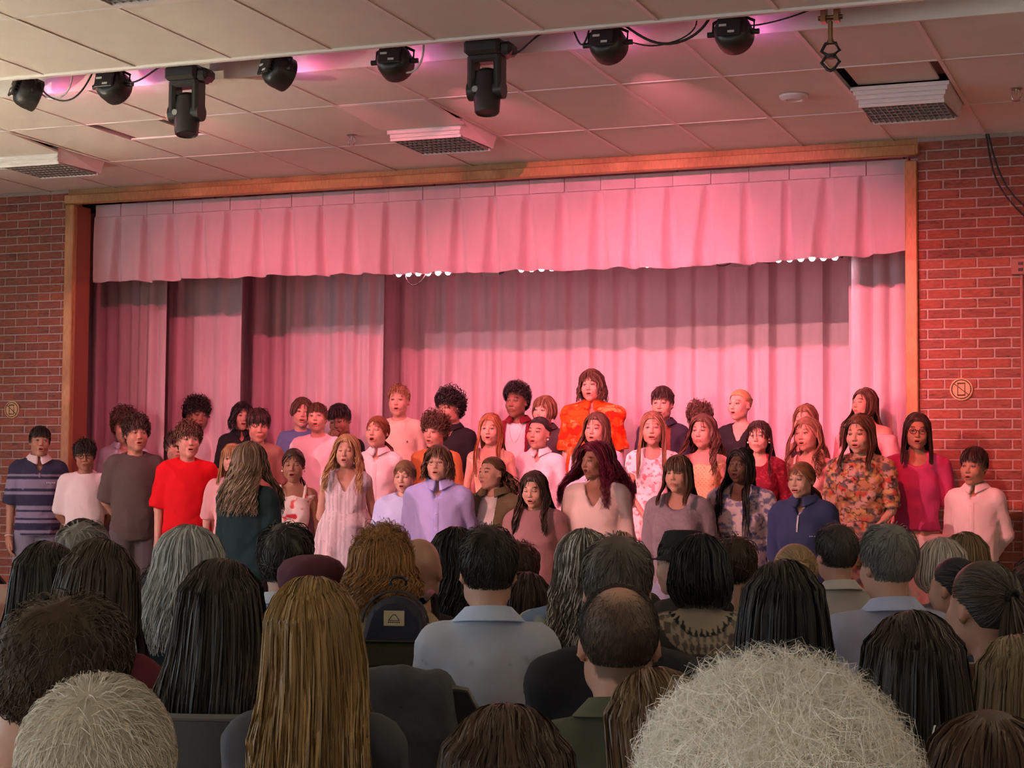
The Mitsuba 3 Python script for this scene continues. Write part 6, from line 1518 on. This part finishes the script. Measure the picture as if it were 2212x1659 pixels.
# hoist hook in the slot
k = thing('hanging_hook', 'steel swivel hook hanging from a clamp in the ceiling slot', 'hook')
hx, hy = 4.49, -3.32
part(k, 'clamp', mikit.ply(cat(box(hx - .045, hx - .02, hy - .03, hy + .03, CEIL - .03, CEIL + .36), box(hx + .02, hx + .045, hy - .03, hy + .03, CEIL - .03, CEIL + .36), moved(trimesh.creation.cylinder(.012, .12, sections=10), hx, hy, CEIL - .005, ry=90)), 'm_brass'))
part(k, 'shackle', mikit.ply(cat(moved(bevbox(.022, .022, .10, .005), hx, hy, CEIL - .07), moved(trimesh.creation.cylinder(.016, .02, sections=12), hx, hy, CEIL - .125)), 'm_brass', smooth=30))
def dia(cz, w=.042, h=.042, flip=1): return [(hx, hy, cz + h), (hx - w * .55, hy, cz + h * .9), (hx - w, hy, cz + .2 * h * flip), (hx - w * .35, hy, cz - h * .8), (hx, hy, cz - h), (hx + w * .35, hy, cz - h * .8), (hx + w, hy, cz + .2 * h * flip), (hx + w * .55, hy, cz + h * .9), (hx, hy, cz + h)]
part(k, 'link', mikit.ply(tube(dia(CEIL - .165, .045, .034, -1), .009, 8), 'm_black', smooth=30)); part(k, 'link', mikit.ply(tube(dia(CEIL - .235, .045, .036), .009, 8), 'm_black', smooth=30), 'lower link with a red edge')
part(k, 'swivel', mikit.ply(moved(trimesh.creation.cylinder(.022, .022, sections=14), hx, hy, CEIL - .20), 'm_black', smooth=30))
# troffers: eggcrate boxes that hang open below the ceiling
def eggcrate(x0, x1, y0, y1, z, n=16, m=7, h=.02, t=.004):
    return cat([box(a - t / 2, a + t / 2, y0, y1, z, z + h) for a in np.linspace(x0, x1, n)], [box(x0, x1, b - t / 2, b + t / 2, z, z + h) for b in np.linspace(y0, y1, m)])
def troffer(i, label, ya, yb, drop, tilt_tile=True, gap=False):
    x0, x1 = i * LX + .02, (i + 1) * LX - .02
    k = thing('ceiling_light', label, 'ceiling light')
    zt, zb = CEIL + .01, CEIL - drop
    ins = .05
    # sloped box
    V = np.array([[x0, ya, zt], [x1, ya, zt], [x1, yb, zt], [x0, yb, zt], [x0 + ins, ya + ins * 1.4, zb], [x1 - ins, ya + ins * 1.4, zb], [x1 - ins * .4, yb - .02, zb], [x0 + ins * .4, yb - .02, zb]])
    F = [[0, 1, 5], [0, 5, 4], [1, 2, 6], [1, 6, 5], [2, 3, 7], [2, 7, 6], [3, 0, 4], [3, 4, 7]]
    part(k, 'housing', mikit.ply(trimesh.Trimesh(V, F, process=False), 'm_white'))
    for j in range(4):
        t = (j + .5) / 4; yy = ya + ins * 1.4 * t; zz = zt + (zb - zt) * t
        part(k, 'louvre', mikit.ply(box(x0 + ins * t - .004, x1 - ins * t + .004, yy - .010, yy, zz - .010, zz + .004), 'm_white'))
    part(k, 'eggcrate', mikit.ply(eggcrate(x0 + ins, x1 - ins, ya + ins * 1.4 + .01, yb - .03, zb - .012, 15, 7), 'm_greymetal'))
    for ya_, yb_ in ((yb - .035, yb - .01), (ya + ins * 1.4 - .006, ya + ins * 1.4 + .006)): part(k, 'frame', mikit.ply(box(x0 + ins - .012, x1 - ins + .012, ya_, yb_, zb - .016, zb + .004), 'm_white'))
    part(k, 'back_pan', mikit.ply(box(x0 - .015, x1 + .015, TY[1] + .012, TY[0] - .012, CEIL + .20, CEIL + .21), 'm_plaster'))
    if gap: part(k, 'access_panel', mikit.ply(moved(bevbox(.47, .50, .016, .004), (x0 + x1) / 2 - .01, TY[1] + .34, CEIL + .035), 'm_tile'), 'loose panel set back in a dark gap')
    elif tilt_tile: part(k, 'loose_tile', mikit.ply(moved(bevbox(x1 - x0 + .02, .60, .016, .003), (x0 + x1) / 2, TY[1] + .31, CEIL - .012, rx=-3.2), 'm_tile'), 'tile that tips down towards the light')
troffer(2, 'open white ceiling light with ribbed side, above the middle of the stage', -1.60, -.99, .085)
troffer(7, 'open ceiling light beside a loose panel, right side of the ceiling', -1.66, -1.04, .085, gap=True)
troffer(-3, 'white box ceiling light at the far left of the ceiling', -1.60, -1.02, .085)
k = thing('ceiling_hatch', 'loose square ceiling panel with dark gaps, left of the ceiling', 'ceiling panel')
part(k, 'panel', mikit.ply(moved(bevbox(.46, .52, .016, .004), -.330, -1.93, CEIL + .022), 'm_tile'))
part(k, 'frame', mikit.ply(cat(box(-.596, -.015, -1.68, -1.655, CEIL + .0, CEIL + .012)), 'm_white'))
part(k, 'back_pan', mikit.ply(box(-.61, .0, TY[1], -1.66, CEIL + .20, CEIL + .21), 'm_plaster'))
part(k, 'tile', mikit.ply(moved(bevbox(.585, .645, .016, .003), -.305, -1.325, CEIL + .012), 'm_tile'))
k = thing('ceiling_light', 'flush eggcrate ceiling light at the top left edge of the picture', 'ceiling light')
part(k, 'eggcrate', mikit.ply(eggcrate(2 * LX + .03, 3 * LX - .03, -5.83, -4.68, CEIL + .004, 13, 25, .03), 'm_greymetal'))
part(k, 'housing', mikit.ply(box(2 * LX + .01, 3 * LX - .01, -5.85, -4.65, CEIL + .09, CEIL + .10), 'm_white'))
for ya_, yb_ in ((-4.69, -4.645), (-5.85, -5.82)): part(k, 'frame', mikit.ply(box(2 * LX + .012, 3 * LX - .012, ya_, yb_, CEIL - .001, CEIL + .02), 'm_white'))
single('smoke_detector', mikit.ply(moved(lathe([(0, -.022), (.045, -.022), (.050, -.030), (.062, -.030), (.085, -.012), (.088, 0), (0, 0)], 30), 3.94, -1.59, CEIL), 'm_white', smooth=35), 'round white detector on the ceiling', 'detector')
for x, yy, lab in ((.90, -1.33, 'small sprinkler head near the middle ceiling light'), (5.20, -1.35, 'small sprinkler head at the right edge of the ceiling')):
    k = thing('sprinkler', lab, 'sprinkler')
    part(k, 'rosette', mikit.ply(moved(lathe([(0, -.006), (.030, -.006), (.036, 0), (0, 0)], 20), x, yy, CEIL), 'm_steel', smooth=30))
    part(k, 'frame', mikit.ply(cat([tube([(x + s * .008, yy, CEIL - .005), (x + s * .026, yy, CEIL - .03), (x + s * .020, yy, CEIL - .058), (x, yy, CEIL - .068)], .004, 6, 12) for s in (-1, 1)], moved(trimesh.creation.cylinder(.007, .035, sections=10), x, yy, CEIL - .02)), 'm_steel', smooth=30))
    part(k, 'deflector', mikit.ply(moved(trimesh.creation.cylinder(.024, .003, sections=16), x, yy, CEIL - .070), 'm_steel'))
# wooden no-phone signs on the brick
def f_signwood(p, n, uv): return mi.Color3f(.62, .40, .22) * (.85 + .3 * fbm(p.x * 20, p.y * 20, p.z * 160))
mat('m_sign', proc(f_signwood), .6)
mat('m_boxpaint', (.30, .13, .11), .6)  # reddish paint of the electrical box and conduit
mat('m_burn', (.075, .035, .02), .7)
def no_phone(x, z, rad, label):
    k = thing('no_phone_sign', label, 'sign')
    M = np.eye(4); M[:3, :3] = np.array([[1, 0, 0], [0, 0, -1], [0, 1, 0]]); M[:3, 3] = (x, -.002, z)
    part(k, 'disc', mikit.ply(xf(lathe([(0, .010), (rad - .004, .010), (rad, .006), (rad, 0), (0, 0)], 40), M), 'm_sign', smooth=30))
    t = np.linspace(0, 2 * np.pi, 41)
    R0 = rad * .82
    ring = tube(np.stack([x + R0 * np.cos(t), np.full(41, -.0125), z + R0 * np.sin(t)], -1), rad * .045, 6)
    part(k, 'ring', mikit.ply(ring, 'm_burn', smooth=True), 'dark ring')
    w, h, e = rad * .34, rad * .58, rad * .055
    y0, y1 = -.0145, -.011
    part(k, 'phone_outline', mikit.ply(cat(box(x - w, x - w + e, y0, y1, z - h, z + h), box(x + w - e, x + w, y0, y1, z - h, z + h), box(x - w, x + w, y0, y1, z + h - e * 2.2, z + h), box(x - w, x + w, y0, y1, z - h, z - h + e * 2.2)), 'm_burn'), 'outline of a telephone')
    part(k, 'slash', mikit.ply(moved(box(-R0, R0, y0, y1, -e * .55, e * .55), x, 0, z, ry=38), 'm_burn'), 'diagonal stroke')
no_phone(SIGN_L[0], SIGN_L[1], .070, 'round wooden no-phones sign on the left brick wall')
no_phone(SIGN_R[0], SIGN_R[1], .075, 'round wooden no-phones sign on the right brick wall')
# conduit and box at the right edge
k = thing('wall_box', 'small reddish painted electrical box with a conduit on the right brick wall', 'electrical box')
part(k, 'box', mikit.ply(moved(bevbox(.09, .05, .105, .005), 5.085, -.022, 2.897), 'm_boxpaint'))
part(k, 'conduit', mikit.ply(moved(trimesh.creation.cylinder(.012, 2.6, sections=12), 5.105, -.014, 1.55), 'm_boxpaint', smooth=30))
part(k, 'socket', mikit.ply(cat(box(5.085, 5.115, -.050, -.044, 2.905, 2.925), box(5.085, 5.115, -.050, -.044, 2.865, 2.885)), 'm_black'))
cable('black cable drooping from the ceiling across the right brick wall, inner one', [(4.89, -.06, 3.775), (4.93, -.07, 3.55), (5.00, -.08, 3.38), (5.15, -.08, 3.20), (5.35, -.08, 3.07)], .006)
cable('black cable drooping from the ceiling across the right brick wall, outer one', [(4.905, -.06, 3.775), (4.97, -.07, 3.53), (5.06, -.08, 3.36), (5.20, -.08, 3.23), (5.40, -.08, 3.12)], .006)

# unseen uplighters in the aisles, out of view, placed to light the ceiling
for i, (x, y, inten) in enumerate(UNSEEN_UPLIGHT):
    k = thing('unseen_floor_lamp', ('unseen floor lamp placed to light the ceiling, left aisle nearer the stage', 'unseen floor lamp placed to light the ceiling, left aisle nearer the back', 'unseen floor lamp placed to light the ceiling, right aisle')[i], 'floor lamp')
    part(k, 'base', mikit.ply(moved(lathe([(0, 0), (.15, 0), (.15, .015), (.02, .03), (0, .03)], 28), x, y, 0), 'm_black', smooth=35))
    part(k, 'pole', mikit.ply(moved(trimesh.creation.cylinder(.014, 1.78, sections=12), x, y, .91), 'm_black', smooth=30))
    part(k, 'bowl', mikit.ply(moved(lathe([(0, 0), (.05, .01), (.14, .07), (.18, .13), (.175, .13), (.135, .075), (.045, .018), (0, .01)], 28), x, y, 1.78), 'm_white', smooth=35))
    scene['unseen_uplight_%d' % i] = {'type': 'spot', 'to_world': T().look_at(origin=[x, y, 1.90], target=[x, y, 3.0], up=[1, 0, 0]), 'intensity': rgb(np.array((1.0, .88, .64)) * inten), 'cutoff_angle': 68.0, 'beam_width': 60.0}
